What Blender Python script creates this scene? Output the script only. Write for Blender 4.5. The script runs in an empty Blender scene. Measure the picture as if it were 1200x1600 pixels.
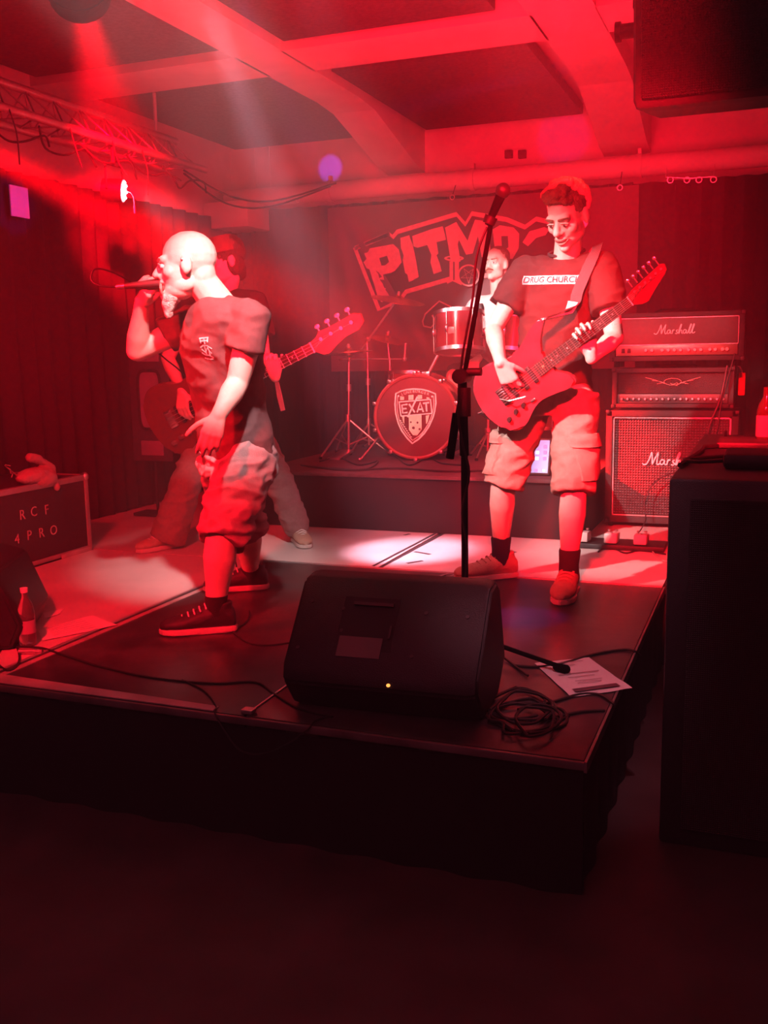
import bpy, bmesh, math, random
from math import pi, sin, cos, radians
from mathutils import Vector as V, Matrix, noise
from mathutils.bvhtree import BVHTree
random.seed(4)
SC = bpy.context.scene
COL = SC.collection

# ---------------------------------------------------------------- camera
YAW, PIT, ROL, F = radians(21.4), radians(9.2), radians(1.02), 1540.0
cf = V((-sin(YAW)*cos(PIT), cos(YAW)*cos(PIT), -sin(PIT)))
cr = V((cos(YAW), sin(YAW), 0)); cu_ = cr.cross(cf)
cr, cu_ = cos(ROL)*cr - sin(ROL)*cu_, sin(ROL)*cr + cos(ROL)*cu_
CP = V((0, 0, 1.5))
cam = bpy.data.cameras.new('camera'); camo = bpy.data.objects.new('camera', cam); COL.objects.link(camo)
camo.matrix_world = Matrix(((cr.x, cu_.x, -cf.x, CP.x), (cr.y, cu_.y, -cf.y, CP.y), (cr.z, cu_.z, -cf.z, CP.z), (0, 0, 0, 1)))
cam.sensor_fit = 'HORIZONTAL'; cam.sensor_width = 36; cam.lens = F/1200*36; cam.clip_start = .05
SC.camera = camo
# survey helpers: a sight line of the photograph met with a plane of the room
def _ray(px, py): return cf + cr*((px-600)/F) - cu_*((py-800)/F)
def AZ(px, py, z): d = _ray(px, py); return CP + d*((z-CP.z)/d.z)
def AY(px, py, y): d = _ray(px, py); return CP + d*(y/d.y)
def AX(px, py, x): d = _ray(px, py); return CP + d*(x/d.x)

# ---------------------------------------------------------------- world, exposure
W = bpy.data.worlds.new('world'); SC.world = W; W.use_nodes = True
W.node_tree.nodes['Background'].inputs[0].default_value = (.02, .003, .005, 1)
W.node_tree.nodes['Background'].inputs[1].default_value = .15
SC.view_settings.view_transform = 'Standard'; SC.view_settings.look = 'None'
SC.view_settings.gamma = 1; SC.view_settings.use_curve_mapping = False
SC.view_settings.exposure = 0.0
cy = SC.cycles
cy.use_denoising = True; cy.max_bounces = 5; cy.diffuse_bounces = 3; cy.glossy_bounces = 3
cy.transmission_bounces = 6; cy.transparent_max_bounces = 6; cy.volume_bounces = 0
cy.sample_clamp_indirect = 4; cy.caustics_reflective = False; cy.caustics_refractive = False

HAZE = .036
# ---------------------------------------------------------------- stage lamps and added fill lights
RED = (1, .003, .014); RED2 = (1, .004, .022); PINK = (1, .34, .42); WHITE = (1, .80, .78); VIO = (.22, .08, 1)
def spot(name, loc, tgt, power, col, deg, blend=.4, r=.04, vol=1.0):
    l = bpy.data.lights.new(name, 'SPOT'); l.energy = power; l.color = col; l.spot_size = radians(deg)
    l.spot_blend = blend; l.shadow_soft_size = r; l.volume_factor = vol
    o = bpy.data.objects.new(name, l); COL.objects.link(o); o.location = loc
    o.rotation_euler = (V(tgt)-V(loc)).to_track_quat('-Z', 'Y').to_euler(); return o
def area(name, loc, tgt, power, col, sx, sy, vol=1.0):
    l = bpy.data.lights.new(name, 'AREA'); l.energy = power; l.color = col; l.shape = 'RECTANGLE'; l.size = sx; l.size_y = sy
    l.volume_factor = vol
    o = bpy.data.objects.new(name, l); COL.objects.link(o); o.location = loc
    o.rotation_euler = (V(tgt)-V(loc)).to_track_quat('-Z', 'Y').to_euler(); return o
CANA = AY(127, 2, 3.62); CANB = AY(318, -12, 3.62); PAR = V((-3.62, 5.1, 2.47))
LIGHTS = [
 ('red_can_lamp', CANA, AY(205, 330, 5.6), 8000, (1, 0, .008), 22, .7, .05, 1),
 ('pink_can_lamp', CANB, AZ(640, 860, .4), 1900, (1, .5, .66), 16, .8, .05, 1),
 ('led_par_lamp', PAR+V((.06, .02, 0)), (-1.9, 5.6, 1.3), 120, PINK, 60, .5, .05, .5),
 ('red_side_lamp', AX(-90, 205, -4.12), AY(345, 420, 5.0), 24000, (1, 0, .004), 14, .8, .06, 1),
 # unseen lamps without built fixtures; some are added fill
 ('white_key_lamp', (-2.3, 1.7, 3.15), (-1.02, 4.45, 1.42), 1500, WHITE, 22, .6, .05, .006),
 ('white_singer_lamp', (-1.1, 2.1, 3.1), AY(352, 520, 3.42), 700, WHITE, 24, 1, .05, .008),
 ('red_singer_lamp', (-3.7, 2.0, 2.5), (-2.1, 3.5, 1.2), 900, RED, 34, .7, .05, .1),
 ('added_kit_light', (-2.1, 3.0, 3.12), (-2.35, 6.5, 1.35), 700, (1, .5, .42), 17, .7, .05, .02),  # added to brighten the drum crest and cymbals
 ('white_drummer_lamp', (-1.9, 1.5, 3.1), AY(768, 480, 7.2), 3800, WHITE, 7.5, .6, .05, .006),
 ('pink_floor_lamp', (-1.6, 3.2, 3.15), (-1.6, 5.2, .4), 300, PINK, 27, .8, .05, .05),
 ('front_red_right_lamp', (-.3, 1.0, 2.65), (-.64, 4.9, 1.05), 5000, RED, 25, .5, .08, .04),
 ('front_red_left_lamp', (-1.5, .5, 3.1), (-3.0, 4.6, .6), 1600, RED, 44, .5, .08, .03),
 ('front_red_middle_lamp', (-1.2, .6, 3.1), (-2.0, 6.8, 1.6), 1300, RED2, 40, .6, .08, .6),
 ('violet_lamp', (-3.2, 6.0, 3.1), AY(515, 262, 7.78), 120, VIO, 7, .3, .02, .1),
 ('violet_lamp', (-.6, 3.0, 2.6), AY(880, 215, 7.78), 70, VIO, 5, .3, .02, .1),
 ('violet_lamp', (-.6, 3.4, 2.42), AX(30, 318, -4.25), 240, VIO, 5, .2, .02, .1),
 ('added_setlist_light', (-.3, 1.5, 3.12), AZ(880, 1050, .4), 150, (1, .32, .42), 22, .9, .05, 1),  # added to brighten the set list and the deck around it
 ('added_amp_light', (-1.15, 2.6, 3.14), (-.52, 6.14, 1.6), 300, (1, .5, .46), 11, .6, .05, 1),  # added to brighten the lettering of the top amplifier head
 ('violet_floor_lamp', (-1.9, 3.1, 3.1), AZ(815, 965, .4), 320, VIO, 7.5, .6, .02, .2),
]
for a in LIGHTS: spot(*a)
area('added_ceiling_fill', (-1.4, 4.4, 1.9), (-1.8, 6.0, 3.3), 140, RED2, 2.2, 1.2, .0)  # unseen floating fill, stands in for floor bounce on the ceiling
area('added_hall_fill', (-.8, -.4, 3.2), (-1.0, .6, 0), 30, (1, .16, .26), 2.5, 1.0, .2)  # added weak fill that lifts the dark hall floor

# ---------------------------------------------------------------- materials
MATS = {}
def mat(name, col, rough=.6, metal=0, bump=0, scale=40, var=.12, emit=None, es=1, alpha=None, spec=None, kind='noise', trans=0, vscale=None, coat=0):
    if name in MATS: return MATS[name]
    m = bpy.data.materials.new(name); m.use_nodes = True; MATS[name] = m
    nt = m.node_tree; N = nt.nodes; L = nt.links; b = N['Principled BSDF']
    b.inputs['Roughness'].default_value = rough; b.inputs['Metallic'].default_value = metal
    if coat: b.inputs['Coat Weight'].default_value = coat
    if trans: b.inputs['Transmission Weight'].default_value = trans
    if spec is not None: b.inputs['Specular IOR Level'].default_value = spec
    tc = N.new('ShaderNodeTexCoord')
    nz = N.new('ShaderNodeTexNoise'); nz.inputs['Scale'].default_value = vscale or scale*.2; nz.inputs['Detail'].default_value = 5
    L.new(tc.outputs['Object'], nz.inputs['Vector'])
    rp = N.new('ShaderNodeValToRGB'); rp.color_ramp.elements[0].position = .3; rp.color_ramp.elements[1].position = .7
    c = V(col)
    rp.color_ramp.elements[0].color = (*(c*(1-var)), 1); rp.color_ramp.elements[1].color = (*[min(1, x*(1+var)) for x in c], 1)
    L.new(nz.outputs['Fac'], rp.inputs['Fac']); L.new(rp.outputs['Color'], b.inputs['Base Color'])
    if bump:
        if kind == 'weave':
            t = N.new('ShaderNodeTexChecker'); t.inputs['Scale'].default_value = scale
            L.new(tc.outputs['Object'], t.inputs['Vector']); out = t.outputs['Fac']
        elif kind == 'grid':
            sx = N.new('ShaderNodeSeparateXYZ'); L.new(tc.outputs['Object'], sx.inputs[0])
            vals = []
            for ax in ('X', 'Z'):
                mm = N.new('ShaderNodeMath'); mm.operation = 'MULTIPLY'; mm.inputs[1].default_value = scale*2*pi; L.new(sx.outputs[ax], mm.inputs[0])
                sn = N.new('ShaderNodeMath'); sn.operation = 'SINE'; L.new(mm.outputs[0], sn.inputs[0]); vals.append(sn)
            t = N.new('ShaderNodeMath'); t.operation = 'MAXIMUM'; L.new(vals[0].outputs[0], t.inputs[0]); L.new(vals[1].outputs[0], t.inputs[1]); out = t.outputs[0]
            mx = N.new('ShaderNodeMix'); mx.data_type = 'RGBA'; mx.inputs[7].default_value = (*(c*.35), 1)
            L.new(rp.outputs['Color'], mx.inputs[6]); cl = N.new('ShaderNodeMath'); cl.operation = 'GREATER_THAN'; cl.inputs[1].default_value = .72
            L.new(out, cl.inputs[0]); L.new(cl.outputs[0], mx.inputs[0]); L.new(mx.outputs[2], b.inputs['Base Color'])
        else:
            t = N.new('ShaderNodeTexNoise'); t.inputs['Scale'].default_value = scale; t.inputs['Detail'].default_value = 4
            L.new(tc.outputs['Object'], t.inputs['Vector']); out = t.outputs['Fac']
        bp = N.new('ShaderNodeBump'); bp.inputs['Strength'].default_value = bump; bp.inputs['Distance'].default_value = .01
        L.new(out, bp.inputs['Height']); L.new(bp.outputs[0], b.inputs['Normal'])
    if emit:
        b.inputs['Emission Color'].default_value = (*emit, 1); b.inputs['Emission Strength'].default_value = es
    return m
M_paint = mat('pale_painted_concrete', (.62, .58, .56), .7, bump=.15, scale=25, var=.08)
M_panel = mat('dark_acoustic_panel', (.12, .11, .11), .95, bump=.5, scale=220, var=.25)
M_black = mat('black_painted_wood', (.016, .015, .016), .7, bump=.2, scale=60, var=.3)
M_tolex = mat('black_tolex', (.028, .024, .025), .55, bump=.5, scale=350, var=.2)
M_curt = mat('black_molton', (.02, .017, .02), .95, bump=.2, scale=120, var=.25)
M_stage = mat('black_stage_ply', (.045, .04, .042), .32, bump=.12, scale=18, var=.45, vscale=7)
M_white_floor = mat('pale_stage_floor', (.62, .56, .54), .32, bump=.05, scale=14, var=.14, vscale=3)
M_floor = mat('dark_hall_floor', (.06, .045, .045), .6, bump=.1, scale=30, var=.3, vscale=4)
M_alu = mat('scuffed_aluminium', (.62, .6, .6), .38, .85, bump=.1, scale=60)
M_chrome = mat('chrome', (.9, .88, .86), .3, 1)
M_plastic = mat('black_plastic', (.018, .017, .019), .45, bump=.25, scale=300, var=.2)
M_rubber = mat('black_rubber', (.004, .004, .005), .9, spec=.08)
M_cable = mat('black_cable', (.018, .016, .017), .5)
M_skin = mat('skin', (.75, .57, .50), .5, bump=.12, scale=180, var=.1, vscale=20)
M_eye = mat('eye_white', (.8, .78, .75), .25)
M_iris = mat('dark_iris', (.06, .04, .03), .2)
M_mouth = mat('dark_mouth', (.10, .02, .02), .5)
M_lip = mat('lip_skin', (.55, .25, .22), .45)
M_teeth = mat('teeth', (.8, .76, .68), .3)
M_hair = mat('brown_hair', (.20, .09, .05), .6, bump=.9, scale=160, var=.4)
M_grey = mat('grey_beard', (.62, .55, .5), .8, bump=.9, scale=200, var=.2)
M_redlit_tee = mat('red_lit_black_cotton', (.075, .012, .014), .85, bump=.2, scale=260, var=.15)  # black tee tinted red, its colour carries the red stage light
M_tee = mat('black_cotton', (.035, .022, .025), .85, bump=.2, scale=260, var=.15)
M_teewash = mat('red_lit_washed_cotton', (.13, .055, .06), .85, bump=.2, scale=260, var=.15)  # washed dark cotton with red stage light mixed into the colour
M_khaki = mat('khaki_cotton', (.30, .20, .17), .85, bump=.25, scale=240, var=.12)
M_denim = mat('denim', (.25, .12, .12), .85, bump=.3, scale=300, var=.15)
M_whitecl = mat('white_cotton', (.82, .78, .76), .8, bump=.2, scale=200, var=.05)
M_print = mat('white_print', (.85, .8, .78), .6, var=.06)
M_shoe = mat('tan_suede', (.42, .27, .2), .8, bump=.3, scale=150)
M_shoeb = mat('black_sneaker', (.03, .025, .03), .6, bump=.2, scale=120)
M_sole = mat('pale_rubber', (.6, .52, .48), .6)
M_sock = mat('black_sock', (.02, .02, .02), .9, bump=.4, scale=200)
M_gtr = mat('red_guitar_lacquer', (.26, .03, .05), .18, var=.25, vscale=14, coat=.6)
M_maple = mat('maple', (.55, .36, .2), .4, var=.15)
M_rose = mat('dark_fretboard', (.035, .015, .012), .7, var=.3)
M_drum = mat('dark_red_drum_wrap', (.20, .02, .03), .18, var=.2, coat=.7)
M_head = mat('dark_drumhead', (.13, .02, .03), .35, var=.12, vscale=8)
M_brass = mat('bronze_cymbal', (.72, .5, .25), .25, .9, bump=.1, scale=90)
M_paper = mat('white_paper', (.78, .74, .74), .7, var=.04)
M_ink = mat('ink', (.12, .06, .08), .7)
M_gaff = mat('gaffer_tape', (.03, .028, .03), .75)

# ---------------------------------------------------------------- mesh helpers
def BM(): return bmesh.new()
def cleanup(o): bpy.data.objects.remove(o)
class Thing:
    def __init__(s, name, label, cat, loc=(0, 0, 0), rot=(0, 0, 0), group=None, kind=None):
        s.o = bpy.data.objects.new(name, None); COL.objects.link(s.o); s.loc = V(loc)
        s.o.location = loc; s.o.rotation_euler = rot; s.o.empty_display_size = .1
        s.o['label'] = label
        if cat: s.o['category'] = cat
        if group: s.o['group'] = group
        if kind: s.o['kind'] = kind
    def part(s, name, bm, m, world=False, parent=None, label=None, smooth=True, kind=None):
        if world: bmesh.ops.translate(bm, verts=bm.verts, vec=-s.loc)
        o = mk(name, bm, m, parent or s.o, smooth)
        if label: o['label'] = label
        if kind: o['kind'] = kind
        return o
def mk(name, bm, m, parent=None, smooth=True):
    org = len(bm.verts) > 2500
    bmesh.ops.recalc_face_normals(bm, faces=bm.faces)
    me = bpy.data.meshes.new(name); bm.to_mesh(me); bm.free()
    if m: me.materials.append(m)
    if smooth:
        me.polygons.foreach_set('use_smooth', [True]*len(me.polygons)); (org or me.set_sharp_from_angle(angle=radians(38)))
    o = bpy.data.objects.new(name, me); COL.objects.link(o); o.parent = parent; return o
def single(name, bm, m, label, cat, loc, group=None, smooth=True, kind=None):
    bmesh.ops.translate(bm, verts=bm.verts, vec=-V(loc))
    o = mk(name, bm, m, None, smooth); o.location = loc; o['label'] = label
    if cat: o['category'] = cat
    if group: o['group'] = group
    if kind: o['kind'] = kind
    return o
def struct(name, bm, m, label=None, parent=None, smooth=False):
    o = mk(name, bm, m, parent, smooth)
    if parent is None: o['kind'] = 'structure'
    if label: o['label'] = label
    return o
def copytree(o, parent=None, **kw):
    c = o.copy(); COL.objects.link(c); c.parent = parent
    for k, v in kw.items(): c[k] = v
    for ch in list(o.children): copytree(ch, c)
    return c
def merge(bm, b2, M=None):
    if M is not None: b2.transform(M)
    me = bpy.data.meshes.new('tmp'); b2.to_mesh(me); b2.free(); bm.from_mesh(me); bpy.data.meshes.remove(me)
def box(bm, lo, hi, bev=0, rot=None, piv=None, seg=2):
    lo, hi = V(lo), V(hi); c = (lo+hi)/2; d = hi-lo; b2 = BM()
    bmesh.ops.create_cube(b2, size=1); bmesh.ops.scale(b2, vec=d, verts=b2.verts); bmesh.ops.translate(b2, vec=c, verts=b2.verts)
    if bev: bmesh.ops.bevel(b2, geom=b2.edges[:], offset=bev, segments=seg, affect='EDGES', profile=.5, clamp_overlap=True)
    if rot is not None: bmesh.ops.rotate(b2, verts=b2.verts, cent=V(piv) if piv is not None else c, matrix=rot)
    merge(bm, b2)
def frame(d, side=None):
    z = V(d).normalized()
    if side is None: side = V((0, 0, 1)) if abs(z.z) < .9 else V((1, 0, 0))
    x = (V(side) - z*V(side).dot(z)).normalized(); y = z.cross(x); return x, y, z
def rings(bm, rs, caps=True, n=None):
    vr = [[bm.verts.new(p) for p in r] for r in rs]
    for a, b in zip(vr, vr[1:]):
        k = len(a)
        for i in range(k): bm.faces.new((a[i], a[(i+1) % k], b[(i+1) % k], b[i]))
    if caps: bm.faces.new(vr[0][::-1]); bm.faces.new(vr[-1])
    return vr
def cyl(bm, p0, p1, r0, r1=None, n=14, caps=True, sx=1, side=None):
    r1 = r0 if r1 is None else r1; p0, p1 = V(p0), V(p1); x, y, z = frame(p1-p0, side)
    rings(bm, [[p+(x*cos(2*pi*i/n)*sx+y*sin(2*pi*i/n))*r for i in range(n)] for p, r in ((p0, r0), (p1, r1))], caps)
def capsule(bm, p0, p1, r0, r1, n=14, sx=1, side=None, k=4):
    p0, p1 = V(p0), V(p1)
    if (p1-p0).length < 1e-5: p1 = p0+V((0, 0, 1e-4))
    x, y, z = frame(p1-p0, side); rs = []
    for j in range(1, k+1):
        a = pi/2*j/k; rs.append((p0-z*r0*cos(a), r0*sin(a)))
    for j in range(k, 0, -1):
        a = pi/2*j/k; rs.append((p1+z*r1*cos(a), r1*sin(a)))
    rings(bm, [[p+(x*cos(2*pi*i/n)*sx+y*sin(2*pi*i/n))*r for i in range(n)] for p, r in rs])
def ell(bm, c, r, m=None, n=20):
    c = V(c); rs = []; k = n//2
    for j in range(1, k):
        a = pi*j/k; rs.append([V((r[0]*sin(a)*cos(2*pi*i/n), r[1]*sin(a)*sin(2*pi*i/n), r[2]*cos(a))) for i in range(n)])
    rings(bm, [[(c+(m@p if m else p)) for p in q] for q in rs])
def smoothpath(pts, n=6, closed=False):
    P = [V(p) for p in pts]; out = []
    k = len(P); seg = k if closed else k-1
    for i in range(seg):
        p0 = P[(i-1) % k] if closed or i else P[0]; p1 = P[i]; p2 = P[(i+1) % k]; p3 = P[(i+2) % k] if closed or i+2 < k else P[-1]
        for j in range(n):
            t = j/n
            out.append(.5*((2*p1)+(p2-p0)*t+(2*p0-5*p1+4*p2-p3)*t*t+(3*p1-p0-3*p2+p3)*t**3))
    if not closed: out.append(P[-1])
    return out
def tube(bm, pts, r, n=6, smooth=0, closed=False, rad=None):
    if smooth: pts = smoothpath(pts, smooth, closed)
    P = [V(p) for p in pts]; k = len(P); rs = []; side = None
    for i, p in enumerate(P):
        d = (P[(i+1) % k]-P[i-1]) if closed else (P[min(i+1, k-1)]-P[max(i-1, 0)])
        if d.length < 1e-7: d = V((0, 0, 1))
        x, y, z = frame(d, side); side = x
        rr = rad(i/(k-1)) if rad else r
        rs.append([p+(x*cos(2*pi*j/n)+y*sin(2*pi*j/n))*rr for j in range(n)])
    if closed: rs.append(rs[0])
    rings(bm, rs, not closed)
def lathe(bm, prof, o, ax, n=32, caps=True, side=None):
    x, y, z = frame(ax, side); o = V(o)
    rings(bm, [[o+z*h+(x*cos(2*pi*i/n)+y*sin(2*pi*i/n))*max(r, .0004) for i in range(n)] for r, h in prof], caps)
def prism(bm, pts, vec):
    vec = V(vec); a = [bm.verts.new(V(p)) for p in pts]; b = [bm.verts.new(V(p)+vec) for p in pts]
    bm.faces.new(a[::-1]); bm.faces.new(b); k = len(a)
    for i in range(k): bm.faces.new((a[i], a[(i+1) % k], b[(i+1) % k], b[i]))
def ribbon(bm, pts, widths, sides, th=.003):
    """flat band along pts; sides = width directions"""
    rs = []
    P = [V(p) for p in pts]
    for i, p in enumerate(P):
        d = (P[min(i+1, len(P)-1)]-P[max(i-1, 0)]).normalized(); s = V(sides[i] if isinstance(sides, list) else sides); s = (s-d*s.dot(d)).normalized()
        nrm = d.cross(s); w = (widths[i] if isinstance(widths, list) else widths)/2
        rs.append([p+s*w+nrm*th/2, p-s*w+nrm*th/2, p-s*w-nrm*th/2, p+s*w-nrm*th/2])
    rings(bm, rs)
def loft(bm, rr, n=24, caps=True, pw=2.0):
    """rr: (centre, halfwidth, halfdepth, xdir, ydir)"""
    rs = []
    for c, a, b, x, y in rr:
        c, x, y = V(c), V(x), V(y); q = []
        for i in range(n):
            t = 2*pi*i/n; ct, st = cos(t), sin(t)
            q.append(c+x*a*math.copysign(abs(ct)**(2/pw), ct)+y*b*math.copysign(abs(st)**(2/pw), st))
        rs.append(q)
    rings(bm, rs, caps)
def evalmesh(o):
    bpy.context.view_layer.update(); dg = bpy.context.evaluated_depsgraph_get()
    return bpy.data.meshes.new_from_object(o.evaluated_get(dg))
def remesh(bm, vox, sm=3, fac=.5):
    bmesh.ops.recalc_face_normals(bm, faces=bm.faces)
    me = bpy.data.meshes.new('tmp'); bm.to_mesh(me); bm.free(); o = bpy.data.objects.new('tmp', me); COL.objects.link(o)
    r = o.modifiers.new('r', 'REMESH'); r.mode = 'VOXEL'; r.voxel_size = vox
    if sm: s = o.modifiers.new('s', 'SMOOTH'); s.iterations = sm; s.factor = fac
    m2 = evalmesh(o); cleanup(o); b = BM(); b.from_mesh(m2); bpy.data.meshes.remove(m2); return b
def crease(bm, amp, scale, dirv=(1, 1, 1), seed=0, ridge=True, mask=None):
    bm.normal_update(); dv = V(dirv)
    for v in bm.verts:
        p = V((v.co.x*dv.x, v.co.y*dv.y, v.co.z*dv.z))*scale+V((seed, seed*2.3, 0))
        w = noise.noise_vector(p*.6)*.6
        n1 = noise.noise(p+w); n2 = noise.noise(p*2.2+w)
        h = ((.35-abs(n1)*1.4)+(.2-abs(n2))*.5) if ridge else n1
        v.co += v.normal*h*amp*(mask(v.co) if mask else 1)
    return bm
def textbm(s, size, ext=0, offset=0, shear=0, sub=False, spacing=1):
    cu = bpy.data.curves.new('t', 'FONT'); cu.body = s; cu.size = size; cu.extrude = ext; cu.align_x = 'CENTER'; cu.align_y = 'CENTER'
    cu.offset = offset; cu.shear = shear; cu.resolution_u = 3; cu.space_character = spacing
    o = bpy.data.objects.new('t', cu); COL.objects.link(o); me = evalmesh(o); cleanup(o); bpy.data.curves.remove(cu)
    b = BM(); b.from_mesh(me); bpy.data.meshes.remove(me)
    if sub:
        bmesh.ops.triangulate(b, faces=b.faces); bmesh.ops.subdivide_edges(b, edges=[e for e in b.edges if e.calc_length() > size*.35], cuts=2, use_grid_fill=True)
    return b
def place(bm, o, x, y):
    x, y = V(x).normalized(), V(y).normalized(); z = x.cross(y); o = V(o)
    for v in bm.verts: v.co = o+x*v.co.x+y*v.co.y+z*v.co.z
    return bm
def project(bm, o, x, y, bvh, off=.002):
    x, y = V(x).normalized(), V(y).normalized(); z = x.cross(y).normalized(); o = V(o)
    for v in bm.verts:
        st = o+x*v.co.x+y*v.co.y+z*.4; h = bvh.ray_cast(st, -z, 1.0)
        v.co = (h[0]+z*(off+v.co.z)) if h[0] is not None else o+x*v.co.x+y*v.co.y
    return bm
def grid2(bm, w, h, nx, ny):
    g = [[bm.verts.new(((i/nx-.5)*w, (j/ny-.5)*h, 0)) for i in range(nx+1)] for j in range(ny+1)]
    for j in range(ny):
        for i in range(nx): bm.faces.new((g[j][i], g[j][i+1], g[j+1][i+1], g[j+1][i]))
def stroke2(bm, pts, w):
    """flat stroke in the xy plane"""
    P = [V((p[0], p[1], 0)) for p in pts]; k = len(P); L, R = [], []
    for i, p in enumerate(P):
        d = (P[min(i+1, k-1)]-P[max(i-1, 0)]).normalized(); s = V((-d.y, d.x, 0))*w/2
        L.append(bm.verts.new(p+s)); R.append(bm.verts.new(p-s))
    for i in range(k-1): bm.faces.new((L[i], L[i+1], R[i+1], R[i]))
def poly2(bm, pts):
    f = bm.faces.new([bm.verts.new((p[0], p[1], 0)) for p in pts]); return f
# ================================================================ ROOM
WB = 7.8                                   # back wall
def sbox(name, lo, hi, m, label=None, bev=0): b = BM(); box(b, lo, hi, bev); return struct(name, b, m, label)
sbox('floor', (-5.2, -1.5, -.1), (3.2, 8.0, 0), M_floor)
sbox('wall_back', (-5.2, WB, 0), (3.2, 8.0, 3.4), M_paint)
sbox('wall_left', (-4.62, -1.5, 0), (-4.42, WB, 3.4), M_paint)
sbox('wall_right', (2.6, -1.5, 0), (2.8, WB, 3.4), M_paint)
sbox('ceiling', (-5.2, -1.5, 3.32), (3.2, 8.0, 3.42), M_paint)
def long_beam(name, xa, xb):
    b = BM(); prism(b, [(xa, -1.4, 3.33), (xa, WB, 3.33), (xa, WB, 2.915), (xa, 7.55, 2.95), (xa, 6.72, 3.17), (xa, 6.45, 3.19), (xa, -1.4, 3.19)], (xb-xa, 0, 0))
    return struct(name, b, M_paint)
long_beam('ceiling_beam', -2.965, -2.65); long_beam('ceiling_beam', -1.234, -.895); long_beam('ceiling_beam', 1.0, 1.33)
for xa, xb in ((-4.42, -2.95), (-2.66, -1.22), (-.9, 1.02)):
    b = BM(); box(b, (xa, 5.31, 3.19), (xb, 5.75, 3.33)); struct('cross_beam', b, M_paint)
def panel(lo, hi, label):
    T = single('acoustic_panel', None or (lambda b: (box(b, lo, hi, .006), b)[1])(BM()), M_panel, label, 'acoustic panel', (lo[0], lo[1], hi[2]), 'dark acoustic panels between the ceiling beams')
panel((-2.62, 5.92, 3.225), (-1.385, 7.74, 3.30), 'dark acoustic ceiling panel between the two bent beams, against the back wall')
panel((-2.62, 2.6, 3.225), (-1.40, 5.27, 3.30), 'dark acoustic ceiling panel between the two beams, nearer than the cross beam')
panel((-4.34, 5.85, 3.225), (-2.99, 7.74, 3.30), 'dark acoustic ceiling panel left of the beams, reaching the back wall')
panel((-4.34, 2.6, 3.225), (-2.99, 5.27, 3.30), 'dark acoustic ceiling panel left of the beams, above the lighting truss')
# small wall sockets high on the back wall
for px in (795, 816):
    p = AY(px, 241, 7.78); b = BM(); box(b, p-V((.03, .02, .03)), p+V((.03, .02, .03)), .004)
    single('wall_socket', b, M_plastic, 'small dark square socket high on back wall, %s of a close pair' % ('left' if px == 795 else 'right'), 'socket', p, 'pair of sockets above the pipe')
# heating pipe under the ceiling
b = BM(); cyl(b, (-4.36, 7.62, 2.80), (2.5, 7.62, 2.80), .075, n=24)
T = Thing('ceiling_pipe', 'thick pale painted pipe running along the back wall above the banner', 'pipe', (-4.36, 7.62, 2.80)); T.part('pipe_body', b, M_paint, True)
for x in (-3.4, -2.2, -.95, .4):
    b = BM(); cyl(b, (x-.018, 7.62, 2.80), (x+.018, 7.62, 2.80), .084, n=24); box(b, (x-.012, 7.6, 2.87), (x+.012, 7.64, 2.92))
    T.part('pipe_clamp', b, M_paint, True)
b = BM(); box(b, (-4.41, 7.3, 2.53), (-4.0, 7.72, 2.735), .006)
single('ventilation_duct', b, M_paint, 'boxy pale duct end in the back left corner below the pipe', 'duct', (-4.2, 7.5, 2.53))
b = BM(); 
for x in (-4.03, -4.17): tube(b, [(x, 7.77, 3.28), (x, 7.77, 2.9)], .008)
single('wall_conduit', b, M_paint, 'pair of thin conduits running down the back wall in the left corner', 'conduit', (-4.03, 7.77, 2.9))
# curtains
def curtain(name, p0, p1, z0, z1, label, amp=.035, wl=.17, seed=0, m=M_curt, loc=None):
    p0, p1 = V(p0), V(p1); d = p1-p0; Ln = d.length; d.normalize(); nrm = V((-d.y, d.x, 0)); b = BM(); n = int(Ln/.022); rows = 7; g = []
    for j in range(rows+1):
        z = z0+(z1-z0)*j/rows; r = []
        for i in range(n+1):
            t = i/n*Ln; a = amp*(1.15-.5*j/rows)
            w = sin(t/wl*2*pi+1.3*noise.noise(V((t*1.7, seed, 0)))*3)*a + noise.noise(V((t*3, z*.8, seed)))*a*.8
            r.append(b.verts.new(p0+d*t+nrm*w+V((0, 0, z))))
        g.append(r)
    for j in range(rows):
        for i in range(n): b.faces.new((g[j][i], g[j][i+1], g[j+1][i+1], g[j+1][i]))
    return single(name, b, m, label, 'curtain', (p0.x, p0.y, z0))
curtain('stage_curtain', (-4.36, 7.66, 0), (-1.0, 7.7, 0), .41, 2.70, 'black molton curtain covering the back wall behind the drum kit', seed=1)
curtain('stage_curtain', (-1.0, 7.62, 0), (2.4, 7.62, 0), .402, 2.68, 'black curtain behind the amplifier stack, right of the banner', seed=2, amp=.04)
curtain('stage_curtain', (-4.33, 7.6, 0), (-4.33, 1.95, 0), .402, 2.62, 'black curtain hanging along the left wall behind the flight case', seed=3)
curtain('stage_curtain', (-.02, 6.75, 0), (1.6, 6.6, 0), .402, 2.45, 'dark side curtain hanging at the right edge behind the amplifier stack', seed=5, amp=.05, wl=.24)
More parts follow.
